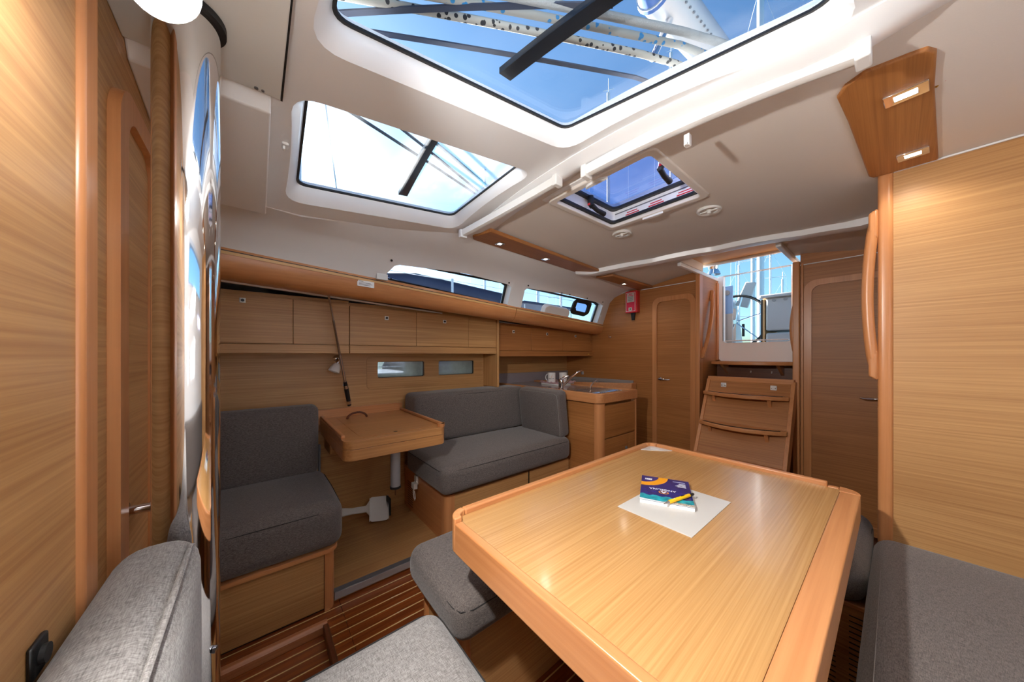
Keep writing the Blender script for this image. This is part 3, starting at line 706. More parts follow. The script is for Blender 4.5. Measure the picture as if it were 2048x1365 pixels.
# ---- telescopic chrome pole leaning behind the chart table
t = thing('telescopic_pole', 'telescopic chrome pole leaning from shelf to chart table', 'pole', (-2.28, .48, .8))
A, B = Vector((-1.98, .304, 1.512)), Vector((-2.30, .483, .80))
def pl_(f): return A.lerp(B, f)
MB().tube([pl_(0), pl_(.24)], .0055, 12).build('inner_tube', 'chrome', t)
MB().tube([pl_(.23), pl_(.52)], .007, 12).build('middle_tube', 'steel', t)
MB().tube([pl_(.51), pl_(.76)], .0085, 12).build('outer_tube', 'chrome', t)
MB().tube([pl_(.75), pl_(.80), pl_(.98)], [.010, .014, .012], 12).build('grip', 'black_rubber', t)
for f in (.78, .93): MB().tube([pl_(f), pl_(f+.03)], .0155, 14).build('clip', 'chrome', t)

# ================================================================== GALLEY
t = thing('galley_cabinet', 'veneered galley cabinet with rounded corner post', 'cabinet', (-1.95, 2.2, 0))
boxo('carcass', (-2.59, 1.96, .0), (-1.40, 2.43, .785), 'oak_x', t, 0)
boxo('front_panel', (-2.3, 1.942, .0), (-1.405, 1.958, .782), 'oak_x', t, .001)
MB().prism([(x, y, 0) for x, y in rr(-1.41, -1.356, 1.938, 1.995, .03, 6, (.001, .045, .001, .001))], (0, 0, .786)).build('corner_post', 'trim_z', t)
d = boxo('door', (-1.374, 1.998, .525), (-1.360, 2.425, .770), 'oak_y', t, .002)
d = boxo('drawer', (-1.374, 1.998, .14), (-1.360, 2.33, .517), 'oak_y', t, .002)
MB().lathe([(0, 0), (.012, 0), (.013, .008), (.008, .012), (0, .012)], (-1.36, 2.286, .41), (1, 0, 0), 16).build('knob', 'alu_dark', d)
boxo('side_strip', (-1.376, 2.335, .14), (-1.361, 2.425, .517), 'oak_y', t, .002)
boxo('end_strip', (-1.374, 2.43, 0), (-1.358, 2.447, .786), 'trim_z', t, .002)
wt = thing('galley_worktop', 'grey galley worktop with raised wooden edge and sink drainer', 'worktop', (-1.95, 2.2, .79))
out = rr(-2.59, -1.348, 1.925, 2.455, .05, 6, (.002, .055, .02, .002)); inn = rr(-2.58, -1.395, 1.965, 2.43, .04, 6, (.002, .03, .01, .002))
MB().ring([(x, y, .790) for x, y in out], [(x, y, .790) for x, y in inn], (0, 0, .072)).build('wooden_edge', 'trim_x', wt, bevel=.006)
MB().prism([(x, y, .80) for x, y in inn], (0, 0, .052)).build('top', 'worktop', wt, bevel=0)
for k in range(7): MB().tube([(-1.70+.0*k, 2.0+.055*k, .8555), (-1.42, 2.0+.055*k, .8555)], .003, 6).build('drainer_rib', 'chrome', wt)
boxo('drain_cap', (-2.02, 2.08, .852), (-2.0, 2.10, .8545), 'black', wt, 0)
us = boxo('upstand', (-2.6, 1.93, .852), (-2.578, 3.008, .955), 'upstand', wt, .003)
boxo('upstand', (-2.578, 2.99, .852), (-1.70, 3.009, .885), 'worktop', wt, .003)
cwk = thing('corner_worktop', 'angled aft worktop with wooden front by the aft bulkhead', 'worktop', (-2.2, 2.8, .8))
MB().prism([(-2.575, 2.46, .80), (-2.18, 2.58, .80), (-1.69, 2.90, .80), (-1.69, 2.985, .80), (-2.575, 2.985, .80)], (0, 0, .054)).build('top', 'worktop', cwk, bevel=.002)
MB().prism([(-2.575, 2.455, .795), (-2.17, 2.565, .795), (-1.66, 2.895, .795), (-1.66, 2.985, .795), (-1.685, 2.985, .795), (-1.685, 2.91, .795), (-2.18, 2.585, .795), (-2.575, 2.478, .795)], (0, 0, .070)).build('wooden_edge', 'trim_x', cwk, bevel=.004)
boxo('support', (-2.575, 2.62, 0), (-2.2, 2.98, .795), 'oak_x', cwk, 0)
st = thing('stove', 'black gas stove with bars tucked behind the galley worktop', 'stove', (-1.75, 2.66, .6))
boxo('body', (-1.98, 2.50, .55), (-1.50, 2.66, .765), 'steel', st, .006)
for k in range(9): boxo('grate_bar', (-1.93+.05*k, 2.505, .765), (-1.915+.05*k, 2.655, .785), 'black', st, .002)
# tap, pump spout
t = thing('mixer_tap', 'chrome mixer tap with long swivel spout on the worktop', 'tap', (-1.80, 2.0, .852))
MB().lathe([(0, 0), (.027, 0), (.027, .006), (.021, .012), (.021, .055), (.024, .075), (.02, .088), (0, .092)], (-1.80, 2.01, .852), (0, 0, 1), 20).build('body', 'chrome', t)
MB().tube([(-1.80, 2.015, .872), (-1.80, 2.07, .905), (-1.80, 2.15, .955), (-1.80, 2.23, .994), (-1.80, 2.285, 1.003), (-1.80, 2.305, .998)], [.011, .0105, .010, .0095, .0095, .0095], 12).build('spout', 'chrome', t)
MB().cyl((-1.80, 2.298, 1.0), (-1.80, 2.301, .972), .012, 14).build('nozzle', 'alu_dark', t)
MB().tube([(-1.80, 2.01, .935), (-1.80, 2.04, .95), (-1.80, 2.10, .966)], [.013, .009, .007], 12).build('lever', 'chrome', t)
t = thing('pump_spout', 'small chrome pump spout beside the drainer', 'tap', (-1.49, 1.99, .852))
MB().lathe([(0, 0), (.014, 0), (.014, .006), (.008, .01), (.008, .045), (0, .045)], (-1.49, 2.0, .852), (0, 0, 1), 14).build('base', 'chrome', t)
MB().tube([(-1.49, 2.0, .89), (-1.49, 2.01, .912), (-1.49, 2.05, .94), (-1.49, 2.085, .95), (-1.49, 2.095, .938)], .005, 10).build('spout', 'chrome', t)
# tray with cloth and two mugs
tr = thing('cloth_tray', 'small tray lined with a pink patterned cloth under the mugs', 'tray', (-2.16, 2.36, .852))
MB().prism([(x, y, .853) for x, y in rr(-2.29, -2.05, 2.24, 2.50, .03)], (0, 0, .012)).build('tray', 'plastic_white', tr, bevel=.003)
m = MB(); N = 14
V = [[m.bm.verts.new((-2.29+.25*i/N, 2.235+.27*j/N, .868+.010*math.sin(i*2.3+j*1.1)*(1 if i in (0, N) or j in (0, N) else .25)+(.012 if i in (0, N) or j in (0, N) else 0))) for j in range(N+1)] for i in range(N+1)]
for i in range(N):
    for j in range(N): m.bm.faces.new((V[i][j], V[i+1][j], V[i+1][j+1], V[i][j+1]))
c = m.build('cloth', 'cloth_pink', tr, ang=80)
so_ = c.modifiers.new('thick', 'SOLIDIFY'); so_.thickness = .003
def mug(x, y, label, rot):
    t = thing('mug', label, 'mug', (x, y, .872))
    MB().lathe([(0, 0), (.036, 0), (.039, .004), (.039, .096), (.036, .096), (.035, .006), (0, .006)], (x, y, .872), (0, 0, 1), 28).build('body', 'plastic_white', t)
    h = []
    for i in range(9):
        a = R(-80+160*i/8); rr_ = .039+.026*math.cos(a); h.append((x+rr_*math.cos(rot), y+rr_*math.sin(rot), .92+.032*math.sin(a)))
    MB().tube(h, .005, 8).build('handle', 'plastic_white', t)
    # orange sail and dark lettering printed on the side towards the saloon
    az = math.atan2(-y, -x)
    def sp_(da, z, rad=.0393): return (x+rad*math.cos(az+da), y+rad*math.sin(az+da), .872+z)
    m = MB(); a = [sp_(.25, .085), sp_(.02, .05), sp_(-.1, .05), sp_(.12, .075)]; m.poly(a); m.build('sail_print', 'orange', t)
    for k, s in enumerate('ANGELINA'):
        da = -.72+.19*k; ca = az+da; n = Vector((math.cos(ca), math.sin(ca), 0)); e = Vector((-math.sin(ca), math.cos(ca), 0))
        text('lettering', s, .012, frame(Vector(sp_(da, .038)), e, Vector((0, 0, 1)), n), 'dark_print', t)
    return t
mug(-2.20, 2.315, 'white printed mug on the cloth tray, nearer the settee', R(200)); mug(-2.14, 2.42, 'white printed mug on the cloth tray, nearer the stove', R(140))

# ---- red fire blanket box on the aft bulkhead
t = thing('fire_blanket_box', 'red fire blanket box on the aft bulkhead', 'safety box', (-1.70, 2.98, 1.58))
bx = MB().prism([(x, 3.011, z) for x, z in rr(-1.765, -1.635, 1.578, 1.80, .008)], (0, -.055, 0)).build('box', 'red_box', t, bevel=.004)
yb = 2.9555
MB().ring([(x, yb, z) for x, z in rr(-1.758, -1.655, 1.592, 1.785, .002)], [(x, yb, z) for x, z in rr(-1.754, -1.659, 1.596, 1.781, .002)], (0, -.0006, 0)).build('white_border', 'white_print', bx)
boxo('lower_label', (-1.753, yb-.0004, 1.598), (-1.66, yb, 1.682), 'red_label', bx, 0)
lbp = boxo('instruction_panel', (-1.745, yb-.0006, 1.686), (-1.668, yb, 1.776), 'paper', bx, 0)
for k, (z, w) in enumerate(((1.766, .018), (1.753, .03), (1.741, .028), (1.732, .028), (1.723, .028), (1.714, .028), (1.705, .028), (1.697, .02))):
    boxo('print_line', (-1.7065-w, yb-.001, z-(.0035 if k < 2 else .002)), (-1.7065+w, yb-.0005, z+(.0035 if k < 2 else .002)), 'red_label' if k < 2 else 'grey_print', lbp, 0)
boxo('pictogram', (-1.728, yb-.001, 1.600), (-1.69, yb-.0004, 1.632), 'paper', bx, 0)
MB().prism([(-1.709+.008*math.cos(R(a)), yb-.001, 1.616+.008*math.sin(R(a))) for a in range(0, 360, 60)], (0, -.0005, 0)).build('pictogram_mark', 'dark_print', bx)
for dx in (-.012, .012): MB().loft([[(-1.70+dx-.011, 3.0, 1.578), (-1.70+dx+.011, 3.0, 1.578), (-1.70+dx+.011, 2.985, 1.578), (-1.70+dx-.011, 2.985, 1.578)], [(-1.70+dx*.5-.008, 3.0, 1.505), (-1.70+dx*.5+.008, 3.0, 1.505), (-1.70+dx*.5+.008, 2.99, 1.505), (-1.70+dx*.5-.008, 2.99, 1.505)]]).build('pull_strap', 'black_rubber', t)

# ================================================================== COMPANIONWAY
t = thing('companionway_steps', 'sloping wooden companionway steps with bowed treads', 'steps', (-.72, 2.7, 0))
def yl(z): return 2.955-(.965-z)*.52
inc = MB().prism([(-.985, yl(.0), 0), (-.985, yl(.95), .95), (-.985, yl(.95)+.02, .95), (-.985, yl(0)+.02, 0)], (.53, 0, 0)).build('sloping_panel', 'oak_x', t)
for x in (-1.0, -.466): MB().prism([(x, yl(.0)-.008, 0), (x, yl(.955)-.008, .955), (x, yl(.955)+.10, .955), (x, yl(0)+.10, 0)], (.024, 0, 0)).build('stringer', 'trim_z', t, bevel=.003)
boxo('top_rail', (-.995, yl(.955)-.012, .935), (-.45, yl(.955)+.03, .972), 'trim_x', t, .004)
def tread(z, yb, yf, x0, x1, bow, th=.028):
    N = 16; f = []
    for i in range(N+1):
        s = i/N; x = x0+(x1-x0)*s; f.append((x, yf+bow*(2*s-1)**2))
    P = [(x, y, z-th) for x, y in f]+[(x1, yb, z-th), (x0, yb, z-th)]
    o = MB().prism(P, (0, 0, th)).build('tread', 'trim_x', t, bevel=.006)
    for d in (.012, .024, .036):
        g = [(x, y+d) for x, y in f]
        MB().loft([[(x, y-.002, z-.001), (x, y+.002, z-.001), (x, y+.002, z+.0012), (x, y-.002, z+.0012)] for x, y in g[1:-1]]).build('grip_line', 'black_rubber', o)
    for s in (.14, .80):
        x = x0+(x1-x0)*s; y = yf+bow*(2*s-1)**2
        MB().prism([(x-.010, y+.03, z-th), (x-.010, yb, z-th), (x-.010, yb, z-th-.115), (x-.010, yb-.02, z-th-.115)], (.022, 0, 0)).build('bracket', 'trim_z', o, bevel=.002)
tread(1.092, 3.435, 3.115, -1.062, -.468, .10)
tread(.855, yl(.855)+.01, yl(.855)-.14, -1.0, -.462, .09)
tread(.632, yl(.632)+.01, yl(.632)-.15, -.99, -.455, .10)
tread(.40, yl(.40)+.01, yl(.40)-.15, -.99, -.455, .10)
tread(.18, yl(.18)+.01, yl(.18)-.15, -.99, -.455, .10)
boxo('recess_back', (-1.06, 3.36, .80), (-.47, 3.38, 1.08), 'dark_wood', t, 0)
for x in (-.875, -.56):
    y = yl(.91)-.004; h = boxo('hinge', (x-.019, y-.006, .875), (x+.019, y+.004, .925), 'latch', t, .003)
    for q in ((-.011, .905), (.011, .905)): MB().cyl((x+q[0], y-.0065, q[1]), (x+q[0], y-.0085, q[1]), .0035, 8).build('screw', 'steel', h)
for x, z in ((-.80, 1.0), (-.655, 1.0)): boxo('hinge_eye', (x-.006, 3.352, z-.012), (x+.006, 3.36, z+.012), 'steel', t, .002)
def grab(name, label, pts, wdt, dep, out, mat='trim_z'):
    """wooden grab rail: bowed bar with two feet; pts = list of (base point), out = direction away from the wall"""
    t = thing(name, label, 'handrail', pts[0]); out = Vector(out); A, B = Vector(pts[0]), Vector(pts[1]); d = (B-A); w = out.cross(d.normalized())
    N = 22; L = []
    for i in range(N+1):
        s = i/N; p = A.lerp(B, s)+out*(dep*(.55+.45*math.sin(math.pi*s))-wdt*.9); hw = wdt*(.55+.45*min(1, 8*s, 8*(1-s)))
        L.append([p+(w*math.cos(2*math.pi*k/10)*hw*.62+out*math.sin(2*math.pi*k/10)*hw*.75) for k in range(10)])
    MB().loft(L).build('bar', mat, t, ang=70)
    for s in (.04, .96):
        p = A.lerp(B, s); e = d.normalized()*(.11 if s < .5 else -.11)
        q = [p-e*.28, p+e*.75, p+e*.45+out*dep*.52, p-e*.15+out*dep*.5]
        MB().prism([v-w*wdt*.55 for v in q], w*wdt*1.1).build('foot', mat, t, bevel=.006)
    return t
grab('grab_rail', 'slanted wooden grab rail on the companionway side wall', [(-1.079, 3.03, 1.12), (-1.079, 3.27, 1.745)], .022, .055, (1, 0, 0))
grab('grab_rail', 'wooden grab rail at the companionway, against the right post', [(-.452, 3.12, 1.12), (-.452, 3.10, 1.56)], .022, .055, (-1, 0, 0))
grab('grab_rail', 'long bowed wooden grab rail on the port bulkhead post', [(-.041, 1.80, 1.06), (-.041, 1.80, 1.69)], .022, .045, (-1, 0, 0))
sh = boxo('sliding_hatch', (-1.10, 2.40, 1.955), (-.45, 3.12, 1.975), 'deck_tan', None, .006)
tag(sh, 'tan sliding hatch pushed forward above the companionway', 'hatch')
boxo('rim', (-1.10, 3.10, 1.935), (-.45, 3.135, 1.98), 'gelcoat', sh, .006)

# ================================================================== CEILING FITTINGS
def led(name, label, c, sx, sy, ax=0, z=1.81, power=2.0, grp=None):
    """small recessed spotlight: chrome frame, lit lens. c=(x,y)"""
    t = thing(name, label, 'ceiling light', (c[0], c[1], z), grp)
    ca, sa = math.cos(ax), math.sin(ax)
    def q(dx, dy): return (c[0]+dx*ca-dy*sa, c[1]+dx*sa+dy*ca)
    def rect(hx, hy, zz): return [(*q(a, b), zz) for a, b in ((-hx, -hy), (hx, -hy), (hx, hy), (-hx, hy))]
    MB().ring(rect(sx, sy, z-.006), rect(sx*.52, sy*.5, z-.006), (0, 0, .0065)).build('chrome_frame', 'chrome', t, bevel=.0015)
    MB().prism(rect(sx*.52, sy*.5, z-.0045), (0, 0, .003)).build('lens', 'led_glow', t)
    L = bpy.data.lights.new('spot_light', 'SPOT'); L.energy = power; L.spot_size = R(150); L.spot_blend = .8; L.shadow_soft_size = .02; L.color = (1, .93, .82)
    lo = bpy.data.objects.new('spot_light', L); COL.objects.link(lo); lo.location = (c[0], c[1], z-.012); lo.parent = t; lo.matrix_parent_inverse = Matrix.Translation(-Vector(t.location))
    return t
# port trim board with rounded forward corners
pt = MB().prism([(x, y, 1.81) for x, y in ((-.078, 1.125), (-.045, 1.105), (.02, 1.118), (.045, 1.125), (.058, 1.15), (.062, 1.3), (.093, 1.785), (-.052, 1.785), (-.062, 1.76), (-.085, 1.30), (-.095, 1.16))], (0, 0, .032)).build('ceiling_board', 'oak_y', bevel=.004)
tag(pt, 'wooden ceiling board with two lights over the port settee', 'board')
led('spotlight', 'lit chrome spotlight on the port board, nearer the skylight', (.017, 1.268), .036, .027, R(-4))
led('spotlight', 'lit chrome spotlight on the port board, nearer the bulkhead', (.037, 1.665), .033, .027, R(-4))
wr = thing('wire_ends', 'red and blue wire ends beside the port ceiling board', 'wires', (.064, 1.3, 1.83))
MB().tube([(.056, 1.298, 1.835), (.072, 1.30, 1.826), (.080, 1.302, 1.823)], .005, 8).build('red_wire', 'red_box', wr)
MB().tube([(.056, 1.280, 1.838), (.071, 1.282, 1.832), (.076, 1.284, 1.832)], .005, 8).build('blue_wire', 'wire_blue', wr)
MB().tube([(.056, 1.31, 1.83), (.068, 1.312, 1.818)], .0035, 8).build('bare_wire', 'brass', wr)
sb = MB().prism([(-1.53, .965, 1.81), (-1.50, .94, 1.81), (-1.372, .975, 1.81), (-1.485, 2.13, 1.81), (-1.622, 2.02, 1.81)], (0, 0, .022)).build('ceiling_board', 'oak_y', bevel=.004)
tag(sb, 'long wooden ceiling board with two lights over the chart table', 'board')
s3 = MB().prism([(-1.61, 2.24, 1.805), (-1.485, 2.30, 1.805), (-1.50, 3.008, 1.805), (-1.64, 3.008, 1.805)], (0, 0, .022)).build('ceiling_board', 'oak_y', bevel=.004)
tag(s3, 'short wooden ceiling board with one light over the galley', 'board')
led('spotlight', 'small lit spotlight nearest the starboard blind', (-1.478, 1.115), .024, .022)
led('spotlight', 'small lit spotlight midway on the long starboard board', (-1.515, 1.535), .024, .022)
led('spotlight', 'small lit spotlight on the short board by the red box', (-1.578, 2.62), .024, .026, z=1.805)

# deck hatch
h = thing('deck_hatch', 'square deck hatch with black handles and tinted pane', 'hatch', (-.795, 1.345, 1.88))
def hz(x, y): return roof(x, y)
def hr(x0, x1, y0, y1, r, dz): return [(x, y, roof(CLX+.04, 1.3)+dz-.02) for x, y in rr(x0, x1, y0, y1, r, 5)]
MB().ring(hr(HX0-.045, HX1+.045, HY0-.035, HY1+.045, .02, .012), hr(HX0+.006, HX1-.006, HY0+.006, HY1-.006, .02, .012), (0, 0, .03)).build('outer_frame', 'gelcoat', h, bevel=.004)
MB().ring(hr(HX0-.012, HX1+.012, HY0-.012, HY1+.012, .03, .0), hr(HX0+.02, HX1-.02, HY0+.02, HY1-.02, .02, .0), (0, 0, .02)).build('blind_frame', 'headliner', h, bevel=.005)
MB().ring(hr(HX0+.012, HX1-.012, HY0+.012, HY1-.012, .02, .02), hr(HX0+.034, HX1-.034, HY0+.034, HY1-.034, .02, .02), (0, 0, .012)).build('gasket', 'seal', h)
rim = MB().ring(hr(HX0+.02, HX1-.02, HY0+.02, HY1-.02, .02, .03), hr(HX0+.026, HX1-.026, HY0+.026, HY1-.026, .02, .03), (0, 0, .10)).build('upstand', 'plastic_white', h)
MB().ring(hr(HX0+.022, HX1-.022, HY0+.022, HY1-.022, .02, .085), hr(HX0+.05, HX1-.05, HY0+.05, HY1-.05, .03, .085), (0, 0, .012)).build('pane_gasket', 'seal', h)
MB().prism(hr(HX0+.022, HX1-.022, HY0+.022, HY1-.022, .02, .10), (0, 0, .006)).build('pane', 'glass_tint', h, smooth=False)
zt = roof(CLX+.04, 1.3)
for x0, x1 in ((-.93, -.87), (-.80, -.74), (-.66, -.60)):
    boxo('warning_print', (x0, HY1-.0267, zt+.03), (x1, HY1-.0262, zt+.035), 'red_box', rim, 0); boxo('warning_print', (x0-.008, HY1-.0267, zt+.018), (x1+.01, HY1-.0262, zt+.024), 'red_box', rim, 0)
boxo('dotted_print', (HX0+.04, HY1-.0267, zt+.044), (HX1-.04, HY1-.0262, zt+.050), 'grey_print', rim, 0)
for (x, y, dx) in ((-.99, 1.33, 1), (-.60, 1.28, -1)):
    hb = MB().tube([(x, y, zt+.068), (x, y, zt+.03), (x+dx*.01, y, zt+.012)], [.016, .015, .013], 12).build('handle', 'black_rubber', h)
    MB().tube([(x+dx*.01, y, zt+.018), (x+dx*.012, y+.04, zt+.004), (x+dx*.014, y+.10, zt+.0)], [.012, .011, .013], 12).build('lever', 'black_rubber', hb)
    boxo('red_button', (x-.006, y-.017, zt+.018), (x+.008, y-.013, zt+.028), 'button_red', hb, .001)
for y, sg in ((HY1-.012, 1), (HY0+.02, -1)):
    MB().prism([(CLX+.04+.055*math.cos(R(a)), y+sg*.022*math.sin(R(a))*1.0, zt-.030) for a in range(0, 181, 15)], (0, 0, .012)).build('blind_pull', 'gelcoat', h, bevel=.002)

# round ceiling vents
for x, y, lb in ((-1.05, 1.72, 'round white ceiling vent on the starboard side of the hatch'), (-.598, 1.78, 'round white ceiling vent on the port side of the hatch')):
    z = roof(x, y); v = thing('ceiling_vent', lb, 'vent', (x, y, z-.01), 'ceiling vents aft of the hatch')
    MB().lathe([(.052, -.002), (.056, .006), (.050, .012), (.040, .010), (.038, -.002)], (x, y, z), (0, 0, -1), 28).build('rim', 'plastic_white', v)
    MB().lathe([(0, .001), (.040, .001), (.040, .003), (0, .003)], (x, y, z), (0, 0, -1), 24).build('dark_throat', 'headliner', v)
    boxo('cross_bar', (x-.040, y-.006, z-.012), (x+.040, y+.006, z-.006), 'plastic_white', v, .002)
    MB().lathe([(0, .002), (.011, .002), (.010, .020), (0, .024)], (x, y, z), (0, 0, -1), 16).build('knob', 'plastic_white', v)

# roller blinds
def blind(label, P, r, hook=None, mat='plastic_white'):
    t = thing('roller_blind', label, 'blind', P[0])
    N = 14; L = []
    for i in range(N+1):
        s = i/N; p = Vector(P[0]).lerp(Vector(P[-1]), s) if len(P) == 2 else None
        if p is None:
            a, b, c = map(Vector, P); p = a*(1-s)**2+b*2*s*(1-s)+c*s*s
        L.append([p+Vector((0, dy*r, dz*r)) for dy, dz in ((-1, .9), (-1.05, 0), (-.8, -.8), (0, -1.05), (.7, -.8), (1, 0), (1, .9))])
    MB().loft(L).build('cassette', mat, t, ang=50)
    for e in (0, -1):
        p = Vector(P[e]); s = -1 if e == 0 else 1
        boxo('end_cap', p-Vector((.012, r*1.25, r*1.3)), p+Vector((.012, r*1.2, r*1.2)), mat, t, .004)
    a, c = Vector(P[0]), Vector(P[-1])
    if len(P) == 2:
        MB().tube([a+Vector((0, -r*.2, -r*1.0)), c+Vector((0, -r*.2, -r*1.0))], .004, 8).build('pull_bar', mat, t)
    if hook:
        p = Vector(hook); boxo('catch', p-Vector((.008, .006, .022)), p+Vector((.008, .012, .012)), mat, t, .002); boxo('catch_tip', p-Vector((.004, .014, .024)), p+Vector((.004, -.004, -.016)), mat, t, .001)
    return t
blind('long white roller blind behind the port skylight', [(-.752, .985, 1.853), (-.36, .975, 1.842), (-.042, .985, 1.785)], .019, (-.392, .995, 1.795))
blind('short white roller blind behind the starboard skylight', [(-.875, .955, 1.862), (-1.17, .945, 1.852), (-1.46, .855, 1.795)], .017)
# blind catch on the forward moulding
bc = thing('blind_catch', 'tiny white blind catch forward of the starboard skylight', 'catch', (-1.14, .066, roof(-1.14, .066)))
z = roof(-1.14, .066); boxo('base', (-1.155, .058, z-.006), (-1.125, .074, z+.002), 'plastic_white', bc, .003); boxo('tongue', (-1.147, .06, z-.016), (-1.133, .066, z-.005), 'plastic_white', bc, .002)

# ================================================================== MAST POST AND FORWARD END
ms = thing('compression_post', 'polished steel mast post beside the forward door', 'post', (-.80, -.095, 0))
MB().cyl((-.80, -.095, 0), (-.80, -.095, 1.765), .0435, 48).build('tube', 'mast_steel', ms)
MB().lathe([(.044, 0), (.052, 0), (.052, .012), (.044, .012)], (-.80, -.095, 1.748), (0, 0, 1), 40).build('collar', 'black_rubber', ms)
MB().lathe([(.044, 0), (.06, 0), (.06, .008), (.044, .012)], (-.80, -.095, 0), (0, 0, 1), 40).build('foot_flange', 'steel', ms)
MB().lathe([(0, 0), (.006, 0), (.006, .005), (0, .006)], (-.775, -.059, .62), (.4, .8, 0), 12).build('bolt', 'steel', ms)
reading_lamp('reading_lamp', 'lit round white reading lamp above the forward settee cushion', (-.43, -.17, 1.60), (0, 1, 0), (-.482, -.105, 1.565), (.34, .50, -.72), .031, True, power=42, throw=(.45, .86, -.24))

# ================================================================== TABLE
t = thing('saloon_table', 'large oak saloon table with raised wooden edges', 'table', (-.436, .99, 0))
TX0, TX1, TY0, TY1 = -.803, -.070, .415, 1.562; zt = .690
boxo('table_top', (TX0+.022, TY0+.024, zt-.03), (TX1-.048, TY1-.022, zt), 'table_y', t, 0)
boxo('edge_left', (TX0, TY0+.05, .625), (TX0+.021, TY1-.05, .706), 'trim_y', t, .005)
boxo('edge_near', (TX0+.05, TY0, .612), (TX1-.05, TY0+.0235, .693), 'trim_x', t, .004)
boxo('edge_far', (TX0+.05, TY1-.021, .625), (TX1-.08, TY1, .706), 'trim_x', t, .005)
boxo('edge_far_flush', (TX1-.0795, TY1-.021, .625), (TX1-.0505, TY1, .693), 'trim_x', t, .004)
boxo('edge_right', (TX1-.0475, TY0+.05, .612), (TX1, TY1-.05, .693), 'trim_y', t, .004)
def corner(cx, cy, sx, sy, w0, w1, z0, z1, r=.05):
    P = []
    for i in range(9):
        a = R(90*i/8); P.append((cx+sx*(r-r*math.cos(a)), cy+sy*(r-r*math.sin(a))))
    Q = []
    for i in range(9):
        a = R(90*i/8); Q.append((cx+sx*(r-(r-w0)*math.cos(a)), cy+sy*(r-(r-w1)*math.sin(a))))
    pts = P+Q[::-1]
    MB().prism([(x, y, z0) for x, y in pts], (0, 0, z1-z0)).build('edge_corner', 'trim_z', t, bevel=.004)
corner(TX0, TY0, 1, 1, .0215, .024, .612, .7055); corner(TX0, TY1, 1, -1, .0215, .0215, .625, .7055)
corner(TX1, TY1, -1, -1, .0475, .0215, .612, .6945); corner(TX1, TY0, -1, 1, .0475, .024, .612, .6935)
boxo('under_frame', (TX0+.025, TY0+.027, .615), (TX1-.03, TY1-.025, .66), 'veneer_y', t, 0)
MB().prism([(TX0+.024, TY1-.024, zt), (TX0+.024, TY1-.12, zt), (TX0+.055, TY1-.10, zt), (TX0+.105, TY1-.055, zt), (TX0+.13, TY1-.024, zt)], (0, 0, .002)).build('steel_corner_plate', 'latch', t)
MB().prism([(TX0+.062+.022*math.cos(R(a)), TY1-.058+.016*math.sin(R(a)), zt+.002) for a in range(0, 360, 24)], (0, 0, .0012)).build('plate_catch', 'plastic_white', t)
boxo('pedestal', (-.50, .75, 0), (-.36, 1.25, .615), 'veneer_z', t, .01)
# sheet, booklet, pen
pp = MB().prism([(-.530, .845, zt+.0002), (-.322, .845, zt+.0002), (-.322, 1.141, zt+.0002), (-.530, 1.141, zt+.0002)], (0, 0, .0022)).build('paper_sheet', 'paper', bevel=.0004)
tag(pp, 'plain grey-white sheet under the booklet on the table', 'paper')
bk = thing('booklet', 'blue and orange booklet lying on the table', 'booklet', (-.468, 1.045, zt+.0025))
O = Vector((-.501, .920, zt+.0026)); e1 = Vector((.136, .067, 0)).normalized(); e2 = Vector((-.067, .136, 0)).normalized(); BW, BH, BT = .150, .208, .0105
def bp(u, v, h=0): return O+e1*BW*u+e2*BH*v+Vector((0, 0, h))
MB().prism([bp(.006, .004), bp(.994, .004), bp(.994, .996), bp(.006, .996)], (0, 0, BT)).build('pages', 'white_print', bk)
cv = MB().prism([bp(0, 0, BT), bp(1, 0, BT), bp(1, 1, BT), bp(0, 1, BT)], (0, 0, .0007)).build('cover', 'book_blue', bk)
ht = BT+.0008
arc = [(.57*math.sin(R(a)), 1-.43*math.cos(R(a))) for a in range(0, 91, 9)]; arc2 = [(.37*math.sin(R(a)), 1-.286*math.cos(R(a))) for a in range(90, -1, -9)]
MB().prism([bp(u, v, ht) for u, v in arc+arc2], (0, 0, .0002)).build('orange_band', 'orange', bk)
random.seed(2); wave = [(i/16, .21+.018*math.sin(i*1.7)+.012*random.random()) for i in range(17)]
MB().prism([bp(u, v, ht) for u, v in [(0, 0), (1, 0)]+wave[::-1]], (0, 0, .0002)).build('sea_print', 'teal', bk)
w2 = [(.45+i*.55/10, .035+.045*min(1, i/4)+.012*math.sin(i*2.1)) for i in range(11)]
MB().prism([bp(u, v, ht+.0002) for u, v in [(.35, 0), (1, 0)]+w2[::-1]], (0, 0, .0002)).build('stone_print', 'pebble', bk)
MB().prism([bp(u, v, ht+.0003) for u, v in [(0, 0), (1, 0), (1, .012), (.5, .02), (0, .05)]], (0, 0, .0002)).build('foam_print', 'white_print', bk)
Mt = lambda u, v: frame(bp(u, v, ht+.0003), -e1, -e2, Vector((0, 0, 1)))
text('title', 'ANGELINA', .0165, Mt(.44, .475), 'white_print', bk)
MB().ring([bp(.46+.10*math.cos(R(a)), .375+.055*math.sin(R(a)), ht) for a in range(0, 360, 15)], [bp(.46+.08*math.cos(R(a)), .38+.044*math.sin(R(a)), ht) for a in range(0, 360, 15)], (0, 0, .0002)).build('logo_ring', 'orange', bk)
MB().prism([bp(u, v, ht+.0003) for u, v in ((.40, .41), (.46, .33), (.52, .41), (.485, .41), (.46, .375), (.435, .41))], (0, 0, .0002)).build('logo_sail', 'white_print', bk)
